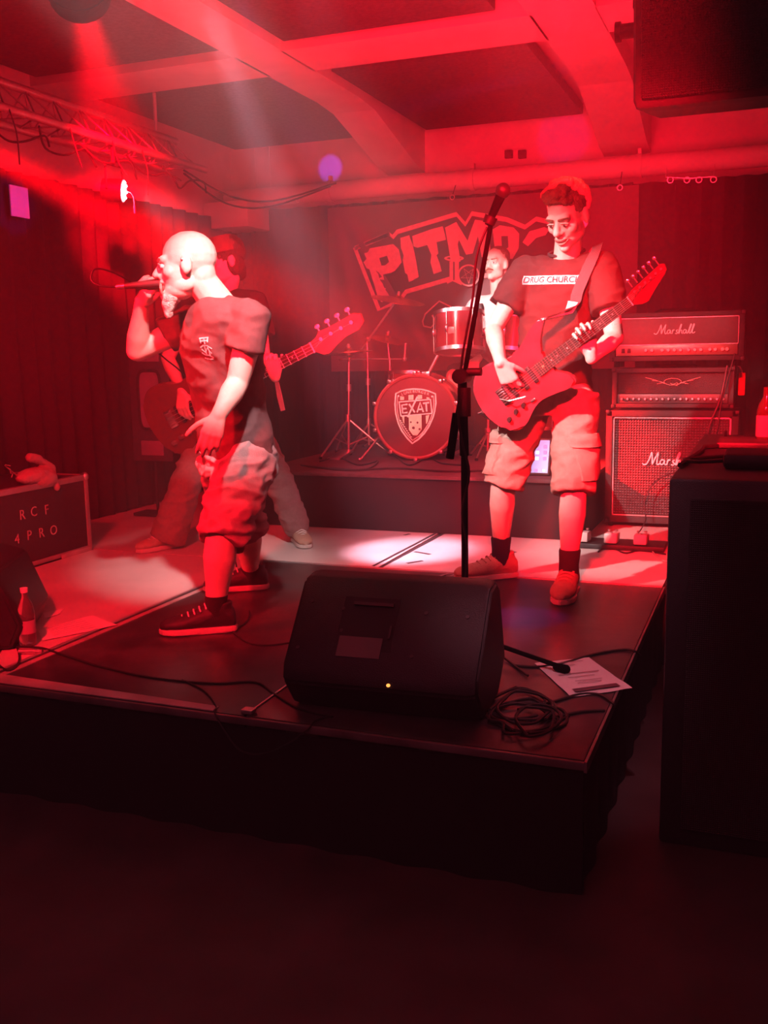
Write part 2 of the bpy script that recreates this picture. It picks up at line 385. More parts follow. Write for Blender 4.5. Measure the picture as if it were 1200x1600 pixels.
# ================================================================ STAGE
T = Thing('stage_platform', 'black front stage platform of two wide ply panels with a draped front', 'stage', (-1.47, 3.6, 0))
for x0, x1 in ((-2.495, -1.474), (-1.468, -.428)):
    b = BM(); box(b, (x0, 2.545, .36), (x1, 4.615, .4), .003); T.part('deck_panel', b, M_stage, True)
b = BM(); box(b, (-2.50, 2.53, .375), (-.424, 2.543, .398), .002); T.part('front_edge_trim', b, mat('worn_edge_trim', (.17, .14, .14), .45, .2, var=.4), True)
b = BM(); box(b, (-.426, 2.53, .37), (-.418, 4.63, .401)); T.part('side_edge_trim', b, mat('worn_edge_trim', (.2, .17, .17), .45), True)
b = BM(); box(b, (-2.42, 2.6, 0), (-.5, 4.6, .36)); T.part('understructure', b, M_black, True)
b = BM()
def skirt(b, p0, p1, z1, seed):
    p0, p1 = V(p0), V(p1); d = p1-p0; L_ = d.length; d.normalize(); nr = V((d.y, -d.x, 0)); n = int(L_/.03); g = []
    for j in range(4):
        z = z1*j/3; g.append([b.verts.new(p0+d*(i/n*L_)+nr*(.008*sin(i*.9+seed)*(1-j/4))+V((0, 0, z))) for i in range(n+1)])
    for j in range(3):
        for i in range(n): b.faces.new((g[j][i], g[j][i+1], g[j+1][i+1], g[j+1][i]))
skirt(b, (-2.5, 2.545, 0), (-.43, 2.545, 0), .376, 0); skirt(b, (-.43, 2.545, 0), (-.43, 4.62, 0), .37, 2)
T.part('stage_skirt', b, mat('stage_skirt_cloth', (.006, .005, .006), .95), True)
b = BM(); box(b, (-2.5, 2.56, .4), (-2.47, 4.5, .4025)); T.part('edge_tape', b, mat('worn_tape', (.35, .3, .3), .6, var=.3), True)
b = BM(); prism(b, [(-2.49, 2.546, .4), (-1.585, 2.546, .4), (-1.585, 2.585, .4), (-2.49, 2.62, .4)], (0, 0, .003)); T.part('edge_tape', b, mat('bright_edge_tape', (.5, .42, .42), .6, var=.3), True)
# tape marks along the far edge of the black deck
for i, (a, c) in enumerate([((650, 912), (700, 896)), ((668, 913), (712, 897)), ((690, 893), (735, 897))]):
    p, q = AZ(*a, .4015), AZ(*c, .4015); b = BM(); ribbon(b, [p, q], .012, (q-p).cross(V((0, 0, 1))), .001); T.part('tape_mark', b, mat('worn_tape', (.45, .4, .4), .6), True)
# pale back stage: separate decks
T = Thing('stage_platform', 'pale smooth back stage floor between the black platform and the drum riser', 'stage', (-2.4, 5.2, 0))
def slab(pts, zt, zb, bev=0):
    b = BM(); prism(b, [(x, y, zt) for x, y in pts], (0, 0, zb-zt)); return b
T.part('deck_panel', slab([(-1.835, 4.63), (-.43, 4.63), (-.43, 7.6), (-1.835, 7.6)], .4, .36), M_white_floor, True)
T.part('deck_panel', slab([(-4.3, 4.63), (-1.86, 4.63), (-1.86, 7.6), (-4.3, 7.6)], .4, .36), M_white_floor, True)
T.part('deck_panel', slab([(-.425, 4.66), (2.4, 4.66), (2.4, 7.6), (-.425, 7.6)], .4, .36), M_black, True)
for dx in (0, .05):
    b = BM(); prism(b, [(-1.90+dx, 4.66, .4015), (-1.885+dx, 4.66, .4015), (-1.865+dx, 5.63, .4015), (-1.88+dx, 5.63, .4015)], (0, 0, .0015)); T.part('seam_strip', b, M_gaff, True)
b = BM(); box(b, (-2.53, 4.62, .39), (-.43, 4.632, .404), .002); T.part('metal_edge', b, mat('dull_edge', (.3, .26, .26), .5, .3), True)
b = BM(); box(b, (-4.2, 4.7, 0), (2.2, 7.5, .36)); T.part('understructure', b, M_black, True)
for p, q in (((632, 836), (640, 834)), ((648, 862), (672, 866)), ((636, 880), (660, 876)), ((790, 860), (806, 863))):
    b = BM(); P_, Q_ = AZ(*p, .4015), AZ(*q, .4015); ribbon(b, [P_, Q_], .02, (Q_-P_).cross(V((0, 0, 1))), .0015); T.part('tape_scrap', b, M_gaff, True)
T = Thing('stage_wing', 'pale floor wing of the stage along the left, with a bright metal edge', 'stage', (-3.4, 3.4, 0))
T.part('deck_panel', slab([(-3.62, 3.9), (-3.3, 3.2), (-2.95, 2.62), (-2.53, 2.62), (-2.53, 4.618), (-3.62, 4.618)], .4, .36), M_white_floor, True)
T.part('deck_panel', slab([(-4.3, 1.9), (-2.96, 2.6), (-3.31, 3.2), (-3.63, 3.9), (-3.63, 4.618), (-4.3, 4.618)], .399, .36), M_stage, True)
b = BM(); box(b, (-2.53, 2.6, .395), (-2.515, 4.618, .406), .002); T.part('metal_edge', b, M_alu, True)
b = BM(); box(b, (-4.2, 2.4, 0), (-2.6, 4.6, .36)); T.part('understructure', b, M_black, True)
# drum riser
T = Thing('drum_riser', 'black drum riser with a dark red lit top standing at the back of the stage', 'riser', (-2.2, 6.6, .4))
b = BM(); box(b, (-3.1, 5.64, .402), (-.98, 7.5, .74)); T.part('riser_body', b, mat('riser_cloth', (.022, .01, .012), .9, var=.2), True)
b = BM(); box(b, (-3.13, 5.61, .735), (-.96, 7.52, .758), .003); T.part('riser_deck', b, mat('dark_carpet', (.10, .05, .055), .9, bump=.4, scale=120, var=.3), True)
RZ = .758
# ================================================================ BANNER
BY = 7.52
def bp(zx, zy): p = AY(420+zx/2.727, 300+zy/2.727, BY); return p
T = Thing('banner', 'dark cloth banner with big slanted block lettering PITMO above an anchor shape', 'banner', (-2.3, BY, 1.2))
b = BM(); nx, nz = 60, 34; x0, x1, z0, z1 = -3.40, -.94, 1.35, 2.655
def bw(x, z):
    t = (x-x0)/(x1-x0); s = (z1-z)/(z1-z0)
    w = .018*sin(t*5+s*2)+.03*math.exp(-((t-.97)/.03)**2)*sin(s*7)+.012*noise.noise(V((x*3, z*2, 0)))
    for a0, sl in ((.02, .10), (.05, .32)): w += .03*math.exp(-((t-a0-s*sl)/.022)**2)
    return -abs(w)*.9
g = [[b.verts.new((x0+(x1-x0)*i/nx, BY+.03+bw(x0+(x1-x0)*i/nx, z1-(z1-z0)*j/nz), z1-(z1-z0)*j/nz)) for i in range(nx+1)] for j in range(nz+1)]
for j in range(nz):
    for i in range(nx): b.faces.new((g[j][i], g[j][i+1], g[j+1][i+1], g[j+1][i]))
T.part('cloth', b, mat('banner_cloth', (.10, .04, .05), .5, var=.1), True)
M_bl = mat('banner_light_print', (.72, .5, .5), .6, var=.12, vscale=30); M_bd = mat('banner_dark_print', (.05, .02, .03), .6)
def bpoly(name, pts, m, dy=0, hole=None, th=.003):
    b = BM(); P3 = [bp(*p)-V((0, dy, 0)) for p in pts]
    if hole is None: prism(b, P3, (0, th, 0))
    else:
        H = [bp(*p)-V((0, dy, 0)) for p in hole]; k = len(P3); 
        es = []
        for ring in (P3, H):
            vs = [b.verts.new(p) for p in ring]
            es += [b.edges.new((vs[i], vs[(i+1) % len(vs)])) for i in range(len(vs))]
        bmesh.ops.triangle_fill(b, use_beauty=True, use_dissolve=False, edges=es)
    T.part(name, b, m, True, smooth=False)
def bline(name, pts, w, m, dy=0, closed=False):
    b = BM(); P3 = [bp(*p)-V((0, dy, 0)) for p in pts]
    if closed: P3 = P3+[P3[0], P3[1]]
    ribbon(b, P3, w, [V((0, 1, 0)).cross(P3[min(i+1, len(P3)-1)]-P3[max(i-1, 0)]) for i in range(len(P3))], .002); T.part(name, b, m, True, smooth=False)
OUT = [(368, 240), (515, 180), (530, 192), (548, 170), (800, 95), (838, 138), (866, 92), (1015, 118), (1092, 150), (1140, 115), (1290, 150), (1330, 330), (1200, 345), (1000, 350), (780, 368), (585, 425), (560, 462), (470, 502)]
IN = [(400, 252), (515, 205), (532, 215), (555, 192), (790, 125), (835, 175), (878, 118), (1005, 142), (1090, 178), (1145, 145), (1270, 175), (1300, 320), (1000, 325), (775, 343), (570, 402), (545, 440), (486, 468)]
bpoly('outline_field', OUT, M_bd, -.002)
bline('outline', [((a[0]), (a[1])) for a in OUT], .035, M_bl, .004, True)
bpoly('letter_p', [(408, 262), (425, 255), (432, 240), (532, 222), (556, 246), (568, 300), (540, 335), (522, 345), (488, 352), (498, 395), (506, 425), (522, 440), (520, 456), (482, 470), (468, 455), (452, 400), (430, 330), (418, 325), (405, 300), (418, 285)], M_bl, .008, [(472, 282), (505, 272), (514, 298), (498, 312), (482, 314)])
bpoly('letter_i', [(562, 196), (600, 184), (606, 205), (614, 222), (622, 260), (630, 300), (640, 362), (612, 378), (598, 384), (592, 352), (582, 345), (572, 290), (576, 270), (564, 238)], M_bl, .008)
bpoly('letter_t', [(612, 188), (690, 160), (742, 146), (752, 182), (756, 204), (716, 214), (724, 262), (716, 270), (728, 300), (738, 338), (704, 350), (690, 300), (694, 268), (676, 226), (634, 238), (618, 232)], M_bl, .008)
bpoly('letter_m', [(752, 152), (800, 128), (818, 158), (848, 208), (864, 160), (880, 118), (932, 126), (940, 190), (948, 276), (908, 278), (900, 230), (892, 188), (870, 262), (842, 268), (812, 205), (806, 222), (818, 296), (778, 308), (768, 240)], M_bl, .008)
bpoly('letter_o', [(955, 160), (985, 142), (1045, 152), (1068, 178), (1066, 240), (1040, 285), (1000, 288), (966, 262)], M_bl, .008, [(992, 188), (1020, 188), (1022, 236), (1004, 248), (994, 236)])
bpoly('letter_edge', [(1082, 215), (1112, 168), (1175, 150), (1195, 160), (1180, 184), (1140, 196), (1105, 232)], M_bl, .008)
el = lambda cx, cy_, rx, ry, n=28: [(cx+rx*cos(2*pi*i/n), cy_+ry*sin(2*pi*i/n)) for i in range(n)]
bpoly('anchor_ring', el(791, 283, 42, 12), M_bl, .012, el(791, 283, 30, 5))
bpoly('anchor_stem', [(772, 296), (812, 296), (812, 380), (772, 380)], M_bl, .012)
bpoly('anchor_stem', [(788, 298), (794, 298), (794, 376), (788, 376)], M_bd, .016)
bline('anchor_base', [(760, 384), (785, 372), (810, 382), (826, 390)], .03, M_bl, .014)
bpoly('circle_field', el(855, 356, 46, 46), M_bd, .018); bpoly('circle_ring', el(855, 356, 47, 47), M_bl, .022, el(855, 356, 40, 40))
st = [(855+34*sin(4*pi*i/5), 356+34*cos(4*pi*i/5)) for i in range(5)]
bline('star', st, .009, M_bl, .022, True)
q = lambda x, y: ((660+x/6.157-420)*2.727, (460+y/6.157-300)*2.727)
bline('ribbon_outline', [q(350, 155), (q(165, 65)), q(30, 190), q(5, 260), q(15, 305), q(85, 320), q(120, 280), q(120, 230), q(95, 210), q(165, 150), q(285, 215)], .012, M_bl, .008)
for zx, zy in ((135, 0), (790, -12), (1500, -52)):
    p = bp(zx, zy+38); b = BM(); bmesh.ops.create_circle; tube(b, [p+V((.018*cos(a), -.05, .018*sin(a))) for a in [2*pi*i/12 for i in range(12)]], .004, closed=True); T.part('eyelet', b, M_chrome, True)
    b = BM(); tube(b, [p+V((0, -.04, .018)), (p.x, 7.56, 2.76)], .003); T.part('tie', b, M_cable, True)
# string of clips on the curtain rail right of the banner
p, q_ = AY(1040, 277, 7.5), AY(1115, 276, 7.5); b = BM(); tube(b, [p, (p+q_)/2-V((0, 0, .01)), q_], .004)
for t in (.1, .45, .7, 1.0): c = p.lerp(q_, t); tube(b, [c+V((.02*cos(a), 0, .02*sin(a)-.02)) for a in [2*pi*i/10 for i in range(10)]], .004, closed=True)
for e_ in (p, q_): tube(b, [e_, (e_.x, 7.56, 2.76)], .003)
single('curtain_clips', b, M_chrome, 'short line with small metal rings hanging under the pipe right of the banner', 'hooks', p)

p, q_ = AX(14, 288, -4.24), AX(46, 342, -4.24); b = BM(); box(b, (-4.245, p.y, q_.z), (-4.235, q_.y, p.z), .002)  # pale sheet added to give the violet light patch a surface
single('violet_patch_sheet', b, M_print, 'small pale square sheet added on the left curtain to show the violet light below the truss', 'added_sheet', (-4.24, p.y, q_.z))
# ================================================================ AMPLIFIERS
MARSH = [[(-.35,.12),(-.2,.0),(0,.08),(.2,.5),(.36,1.0),(.40,.5),(.42,.05),(.6,.5),(.84,1.0),(.78,.5),(.76,.1),(.85,.02),(.95,.12)],
 [(1.32,.36),(1.15,.44),(1.0,.25),(1.05,.04),(1.22,.1),(1.33,.38),(1.32,.1),(1.44,.03)], [(1.50,.02),(1.56,.44)], [(1.53,.22),(1.63,.42),(1.74,.40)],
 [(1.82,.06),(1.95,.0),(2.04,.12),(1.95,.24),(1.94,.36),(2.08,.42)], [(2.12,.02),(2.22,.5),(2.38,1.0),(2.44,.9),(2.26,.35),(2.2,.02),(2.32,.34),(2.46,.38),(2.46,.1),(2.56,.03)],
 [(2.92,.36),(2.76,.44),(2.62,.25),(2.68,.04),(2.84,.1),(2.94,.38),(2.93,.1),(3.05,.03)], [(3.05,.03),(3.2,.5),(3.36,1.0),(3.42,.9),(3.25,.4),(3.22,.08),(3.34,.03)], [(3.34,.03),(3.5,.5),(3.66,1.0),(3.72,.9),(3.55,.4),(3.52,.08),(3.68,.06),(3.8,.2)]]
def script_logo(w, y0=0):
    b = BM(); s = w/4.15
    for st_ in MARSH: tube(b, [((x-1.72)*s, (y-.5)*s*.95, 0) for x, y in st_], .055*s, 6, 4)
    return b
AX_, AYF = -.55, 6.16     # stack centre x, front plane
def amp_x(name, label, x0, x1, z0, z1, depth, dy=0):
    return Thing(name, label, 'amplifier', ((x0+x1)/2, AYF+dy, z0))
T = amp_x('guitar_cabinet', 'large guitar speaker cabinet with woven grille and script lettering, bottom of the stack', -.935, -.165, .402, 1.125, .36)
b = BM(); prism_pts = None
for lo, hi in (((-.935, AYF, .43), (-.895, AYF+.36, 1.125)), ((-.205, AYF, .43), (-.165, AYF+.36, 1.125)), ((-.935, AYF, 1.085), (-.165, AYF+.36, 1.125)), ((-.935, AYF, .43), (-.165, AYF+.36, .47)), ((-.93, AYF+.06, .44), (-.17, AYF+.355, 1.12))): box(b, lo, hi, .006)
T.part('body', b, M_tolex, True)
b = BM(); box(b, (-.893, AYF+.025, .472), (-.207, AYF+.055, 1.083)); T.part('grille_cloth', b, mat('grille_cloth', (.16, .13, .13), .8, bump=.9, scale=62, kind='grid', var=.15), True)
b = BM()
for lo, hi in (((-.893, AYF+.012, .472), (-.885, AYF+.026, 1.083)), ((-.215, AYF+.012, .472), (-.207, AYF+.026, 1.083)), ((-.893, AYF+.012, 1.075), (-.207, AYF+.026, 1.083)), ((-.893, AYF+.012, .472), (-.207, AYF+.026, .48))): box(b, lo, hi)
T.part('piping', b, M_alu, True)
b = script_logo(.33); place(b, (-.55, AYF+.018, .83), (1, 0, 0), (0, 0, 1)); T.part('script_letters', b, M_print, True, label='pale script lettering reading Marshall')
for x in (-.90, -.20):
    for y in (AYF+.03, AYF+.33):
        b = BM(); cyl(b, (x-.012, y, .425), (x+.012, y, .425), .023); T.part('caster', b, M_rubber, True)
for x in (-.937, -.163):
    b = BM(); box(b, (x-.004, AYF+.12, .76), (x+.004, AYF+.24, .83), .002); T.part('side_handle', b, M_plastic, True)
def corners(T, x0, x1, z0, z1, d, y0=AYF):
    for x in (x0, x1):
        for z in (z0, z1):
            b = BM(); box(b, (x-.012, y0-.004, z-.012), (x+.012, y0+.03, z+.012), .005); T.part('corner_cap', b, M_plastic, True)
corners(T, -.925, -.175, .44, 1.115, .36)
# middle head
T = amp_x('amplifier_head', 'black amplifier head with winged emblem, sandwiched in the middle of the stack', -.905, -.2, 1.127, 1.378, .3)
y0 = AYF+.015; b = BM()
for lo, hi in (((-.905, y0, 1.14), (-.875, y0+.28, 1.378)), ((-.23, y0, 1.14), (-.2, y0+.28, 1.378)), ((-.905, y0, 1.35), (-.2, y0+.28, 1.378)), ((-.905, y0, 1.14), (-.2, y0+.28, 1.165)), ((-.9, y0+.05, 1.145), (-.205, y0+.275, 1.375))): box(b, lo, hi, .005)
T.part('body', b, M_tolex, True)
b = BM(); box(b, (-.873, y0+.03, 1.225), (-.232, y0+.052, 1.348)); T.part('front_grille', b, mat('perforated_grille', (.09, .07, .07), .6, bump=.6, scale=150, kind='grid'), True)
b = BM(); box(b, (-.873, y0+.012, 1.167), (-.232, y0+.052, 1.222), .003); T.part('control_panel', b, mat('dark_control_panel', (.06, .05, .05), .4), True)
for i in range(18):
    x = -.845+i*.0345; b = BM(); cyl(b, (x, y0+.012, 1.193), (x, y0-.006, 1.193), .0085, .006, 10); T.part('knob', b, M_alu, True)
b = BM(); ex = -.55; ez = 1.295
tube(b, [(ex+.05*cos(a), y0+.026, ez+.02*sin(a)) for a in [2*pi*i/24 for i in range(24)]], .002, closed=True)
for s in (-1, 1):
    for k, (l, h) in enumerate(((.16, .026), (.12, .008), (.09, -.012))): tube(b, [(ex+s*.045, y0+.026, ez-.012+k*.004), (ex+s*(l*.6), y0+.026, ez-.002+h*.4), (ex+s*l, y0+.026, ez+h)], .0018, smooth=3)
tube(b, [(ex+.03*cos(a), y0+.026, ez-.015+.006*sin(3*a)+a*.004) for a in [-2+i*.25 for i in range(17)]], .002)
T.part('winged_emblem', b, mat('dull_gold', (.45, .36, .3), .4, .5), True)
b = BM(); tube(b, [(-.68, y0+.14, 1.382), (-.66, y0+.14, 1.388), (-.44, y0+.14, 1.388), (-.42, y0+.14, 1.382)], .008)
T.part('carry_handle', b, M_rubber, True); corners(T, -.897, -.208, 1.148, 1.37, .28, y0)
# top head
T = amp_x('amplifier_head', 'guitar amplifier head with bright script lettering and row of knobs, top of the stack', -.92, -.15, 1.395, 1.70, .3)
y0 = AYF-.01; b = BM()
for lo, hi in (((-.92, y0, 1.42), (-.885, y0+.27, 1.705)), ((-.185, y0, 1.42), (-.15, y0+.27, 1.705)), ((-.92, y0, 1.675), (-.15, y0+.27, 1.705)), ((-.92, y0, 1.42), (-.15, y0+.27, 1.45)), ((-.915, y0+.04, 1.425), (-.155, y0+.265, 1.70))): box(b, lo, hi, .007)
T.part('body', b, M_tolex, True)
b = BM(); box(b, (-.883, y0+.015, 1.517), (-.187, y0+.045, 1.673), .003); T.part('front_panel', b, mat('amp_front_vinyl', (.11, .07, .07), .5, bump=.3, scale=300), True)
b = BM(); box(b, (-.883, y0+.004, 1.452), (-.187, y0+.045, 1.513), .003); T.part('control_panel', b, mat('brushed_gold_panel', (.30, .2, .16), .35, .6), True)
b = BM()
for lo, hi in (((-.885, y0+.008, 1.514), (-.185, y0+.016, 1.518)), ((-.885, y0+.008, 1.671), (-.185, y0+.016, 1.675)), ((-.887, y0+.008, 1.514), (-.883, y0+.016, 1.675)), ((-.187, y0+.008, 1.514), (-.183, y0+.016, 1.675))): box(b, lo, hi)
T.part('piping', b, M_alu, True)
b = script_logo(.235); place(b, (-.545, y0+.008, 1.605), (1, 0, 0), (0, 0, 1)); T.part('script_letters', b, M_print, True, label='white script lettering reading Marshall')
for i, x in enumerate([-.705, -.67, -.61, -.575, -.54, -.505, -.46, -.425, -.39, -.34, -.31, -.27, -.245]):
    b = BM(); cyl(b, (x, y0+.004, 1.484), (x, y0-.014, 1.484), .011, .009, 12); T.part('knob', b, mat('gold_knob', (.75, .6, .45), .3, .6), True)
b = BM(); box(b, (-.85, y0-.002, 1.47), (-.83, y0+.006, 1.497), .002); box(b, (-.815, y0-.002, 1.47), (-.795, y0+.006, 1.497), .002); T.part('power_switch', b, M_plastic, True)
b = BM(); tube(b, [(-.67, y0+.13, 1.707), (-.64, y0+.13, 1.72), (-.46, y0+.13, 1.72), (-.43, y0+.13, 1.707)], .01); T.part('carry_handle', b, M_rubber, True)
for x in (-.88, -.19):
    for y in (y0+.04, y0+.24):
        b = BM(); cyl(b, (x, y, 1.385), (x, y, 1.42), .018); T.part('rubber_foot', b, M_rubber, True)
corners(T, -.91, -.16, 1.43, 1.695, .27, y0)
# pedal board
T = Thing('pedalboard', 'black pedalboard with three pale square pedals on the floor below the amplifier stack', 'pedalboard', (-.82, 5.55, .402))
b = BM(); box(b, (-1.06, 5.42, .403), (-.50, 5.62, .43), .004); T.part('board', b, M_plastic, True)
for i, (x, c) in enumerate(((-.95, .5), (-.79, .7), (-.63, .5))):
    b = BM(); box(b, (x-.035, 5.43, .43), (x+.035, 5.56, .485), .006, rot=Matrix.Rotation(-.1, 3, 'X')); P_ = T.part('pedal', b, mat('pale_pedal', (.6, .52, .5), .4), True)
    b = BM(); cyl(b, (x, 5.455, .483), (x, 5.455, .497), .009); cyl(b, (x-.02, 5.52, .49), (x-.02, 5.52, .5), .008); cyl(b, (x+.02, 5.52, .49), (x+.02, 5.52, .5), .008); T.part('footswitch', b, M_chrome, True, parent=P_).location = (0, 0, 0)
def cable(label, pts, r=.004, m=M_cable, group=None, name='cable', smooth=5):
    b = BM(); P_ = [V(p) for p in pts]; tube(b, P_, r, 6, smooth); return single(name, b, m, label, 'cable', P_[0], group)
G_ = lambda px, py, z=.4045: AZ(px, py, z)
cable('thin pale cable trailing from the pedalboard towards the right side of the stage', [G_(955, 852), G_(985, 848), G_(1010, 852), G_(1025, 868), G_(1045, 880)], .005, mat('pale_cable', (.4, .33, .3), .5))
cable('black cable on the floor from the tall shoe to the pedalboard', [G_(935, 862), G_(950, 850), G_(975, 864), G_(1000, 860), G_(1040, 866)], .005)
cable('cable drooping down the front of the guitar cabinet', [(-.2, 6.12, 1.46), (-.26, 6.12, 1.2), (-.3, 6.1, .95), (-.42, 6.1, .80), (-.6, 6.1, .72), (-.68, 6.08, .6), (-.67, 6.02, .47), (-.7, 5.8, .408)], .004)
cable('pair of black cables hanging from the right side of the amplifier heads', [(-.24, 6.12, 1.39), (-.27, 6.1, 1.2), (-.33, 6.05, 1.0), (-.3, 5.9, .75), (-.28, 5.75, .42)], .006)
# tablet on the riser
T = Thing('tablet_mixer', 'bright blue lit digital mixer screen at the front edge of the drum riser', 'tablet', (-1.36, 5.83, RZ))
R_ = Matrix.Rotation(-.32, 3, 'X'); c0 = V((-1.36, 5.76, RZ+.012))
b = BM(); box(b, (-1.50, 5.76, RZ+.004), (-1.2, 5.785, RZ+.23), .006, rot=R_, piv=c0); T.part('body', b, M_plastic, True)
b = BM(); box(b, (-1.488, 5.758, RZ+.018), (-1.212, 5.7605, RZ+.217), 0, rot=R_, piv=c0); T.part('screen', b, mat('screen_dark', (.02, .03, .1), .3, emit=(.05, .12, .7), es=.9), True)
def scr(x, z, w, h, m):
    b = BM(); box(b, (x-w/2, 5.7555, z-h/2), (x+w/2, 5.7585, z+h/2), 0, rot=R_, piv=c0); T.part('screen_icon', b, m, True)
e1 = mat('screen_cyan', (.1, .5, .8), .4, emit=(.1, .55, 1), es=1.6); e2 = mat('screen_white', (.8, .8, .9), .4, emit=(.8, .75, 1), es=1.8); e3 = mat('screen_magenta', (.6, .1, .3), .4, emit=(1, .15, .5), es=1.2)
scr(-1.40, RZ+.068, .12, .034, e1)
rnd = random.Random(3)
for i in range(6):
    scr(-1.465+i*.046, RZ+.032, .016, .014, [e3, e2][i % 2])
    for j in range(3):
        if rnd.random() < .8: scr(-1.465+i*.046, RZ+.105+j*.036, .02, .02, rnd.choice([e2, e2, e1, e3]))
# ================================================================ FLIGHT CASE (left)
T = Thing('flight_case', 'black flight case with bright metal edges and stencilled RCF 4PRO, left stage edge', 'flight case', (-3.86, 4.1, .402))
fx = -3.635; ya, yb = 3.3, 4.63; zt = .80
pt = AX(135, 742, fx); yb = pt.y; zt = pt.z
pl = AX(0, 766, fx)
b = BM(); box(b, (fx-.5, ya, .402), (fx, yb, zt), .006); T.part('case_body', b, mat('black_laminate', (.05, .04, .045), .5, bump=.3, scale=200), True)
for lo, hi in (((fx-.028, ya-.004, zt-.028), (fx+.005, yb+.004, zt+.004)), ((fx-.028, yb-.028, .405), (fx+.005, yb+.005, zt+.004)), ((fx-.505, yb-.026, zt-.026), (fx, yb+.005, zt+.004)), ((fx-.028, ya, .404), (fx+.004, yb, .43))):
    b = BM(); box(b, lo, hi, .003); T.part('edge_profile', b, mat('case_edge_aluminium', (.5, .45, .45), .4, .5), True)
b = BM(); ell(b, (fx-.008, yb-.008, zt-.008), (.025, .025, .025)); T.part('ball_corner', b, M_chrome, True)
def stencil(s, px, py, size, th=-.0):
    p = AX(px, py, fx+.003); b = textbm(s, size, .0008, offset=-.0012*0); place(b, p, (0, 1, 0), (0, 0, 1)); T.part('stencil_letter', b, mat('stencil_paint', (.55, .42, .42), .7), True, smooth=False)
for ch, px, py in (('R', 35, 805), ('C', 53, 800), ('F', 73, 797), ('4', 27, 843), ('P', 46, 837), ('R', 65, 833), ('O', 84, 829)): stencil(ch, px, py, .075)
b = BM(); p = AX(122, 862, fx+.01); box(b, p-V((.006, .14, .02)), p+V((.004, .12, .012)), .003); T.part('case_label', b, mat('scuffed_label', (.4, .3, .3), .6, var=.4), True)
# knitted glove on the case
p = V((fx-.03, AX(62, 745, fx).y, zt+.008)); T = Thing('work_glove', 'coarse knitted glove lying crumpled on top of the flight case', 'glove', p)
b = BM(); ell(b, p+V((0, 0, .035)), (.06, .14, .045)); ell(b, p+V((.03, .05, .01)), (.04, .08, .045))
for i, (dy, dz, l) in enumerate(((.1, .03, .12), (.12, -.01, .1))): capsule(b, p+V((.02, dy-.02, .03)), p+V((.04, dy+.0, -.035+dz)), .02, .018)
capsule(b, p+V((0, .13, .06)), p+V((0, .03, .12)), .024, .02); capsule(b, p+V((0, .03, .12)), p+V((0, -.03, .135)), .026, .024); capsule(b, p+V((0, .13, .06)), p+V((.01, .12, .02)), .024, .024)
b = remesh(b, .006, 3); crease(b, .006, 60, ridge=True); T.part('knit_body', b, mat('knit_wool', (.45, .28, .28), .9, bump=1, scale=90, kind='weave', var=.2), True)
for k in range(4):
    b = BM(); tube(b, [p+V((0, -.12, .04)), p+V((.01, -.17-.02*k, .07+.015*k)), p+V((.02, -.2, .05+.02*k))], .0025, smooth=3); T.part('loose_thread', b, mat('knit_wool', (.45, .28, .28), .9), True)
# ================================================================ WEDGES
def wedge(name, label, loc, rotz, Wd, prof, details=None, taper=.0):
    T = Thing(name, label, 'monitor speaker', loc, (0, 0, rotz)); n = len(prof); b = BM()
    vr = []
    for s, k in ((-1, 1), (-.93, 1.0), (.93, 1.0), (1, 1)):
        q = []
        for (y, z) in prof:
            cyy, czz = sum(p[0] for p in prof)/n, sum(p[1] for p in prof)/n
            f = .94 if abs(s) == 1 else 1
            q.append(V((s*Wd/2, cyy+(y-cyy)*f, czz+(z-czz)*f)))
        vr.append(q)
    rings(b, vr); bmesh.ops.bevel(b, geom=[e for e in b.edges], offset=.008, segments=2, affect='EDGES', clamp_overlap=True)
    T.part('cabinet', b, M_plastic); return T
prof = [(.30, .0), (.42, .10), (.33, .365), (.28, .395), (.20, .385), (.0, .15), (-.01, .10), (.07, .0)]
T = wedge('stage_monitor', 'black wedge floor monitor seen from behind at the front of the stage, tiny orange light', (-1.065, 2.63, .402), radians(3), .62, prof)
M_recess = mat('recess_plastic', (.010, .009, .010), .6); M_lid = mat('dark_grey_plastic', (.07, .055, .06), .5)
def on_back(t, x, o=0):  # t along the back panel from low to ridge
    a, c = V((x, .0, .15)), V((x, .20, .385)); nr = V((0, -.235, .20)).normalized(); return a.lerp(c, t)+nr*o
def bpanel(name, x0, x1, t0, t1, o0, o1, m, parent=None):
    b = BM(); vs = [on_back(t, x, o) for o in (o0, o1) for x, t in ((x0, t0), (x1, t0), (x1, t1), (x0, t1))]
    rings(b, [vs[:4], vs[4:]]); return T.part(name, b, m)
bpanel('handle_recess', -.15, .03, .22, .80, -.02, .0012, M_recess)
bpanel('handle_bar', -.115, .015, .70, .735, .0, .012, M_lid)
bpanel('amp_panel', -.14, .0, .14, .36, -.01, .004, mat('amp_panel_grey', (.17, .13, .14), .5))
bpanel('recess_rim', .015, .022, .36, .5, 0, .006, M_lid)
for x, t in ((-.26, .72), (-.15, .66), (.12, .67), (.25, .66), (-.14, .42), (.1, .2), (-.27, .2)):
    b = BM(); p = on_back(t, x); nr = V((0, -.235, .20)).normalized(); cyl(b, p-nr*.002, p+nr*.003, .006, n=10); T.part('screw', b, M_lid)
b = BM(); p = V((.04, -.0085, .118)); ell(b, p, (.006, .006, .005)); T.part('status_light', b, mat('amber_led', (1, .3, .1), .4, emit=(1, .3, .06), es=2.6))
for x in (-.2, .2):
    b = BM(); box(b, (x-.03, .08, -.002), (x+.03, .11, .004)); T.part('rubber_foot', b, M_rubber)
prof2 = [(0, 0), (-.02, .09), (.11, .335), (.16, .35), (.31, .30), (.39, .09), (.35, 0)]
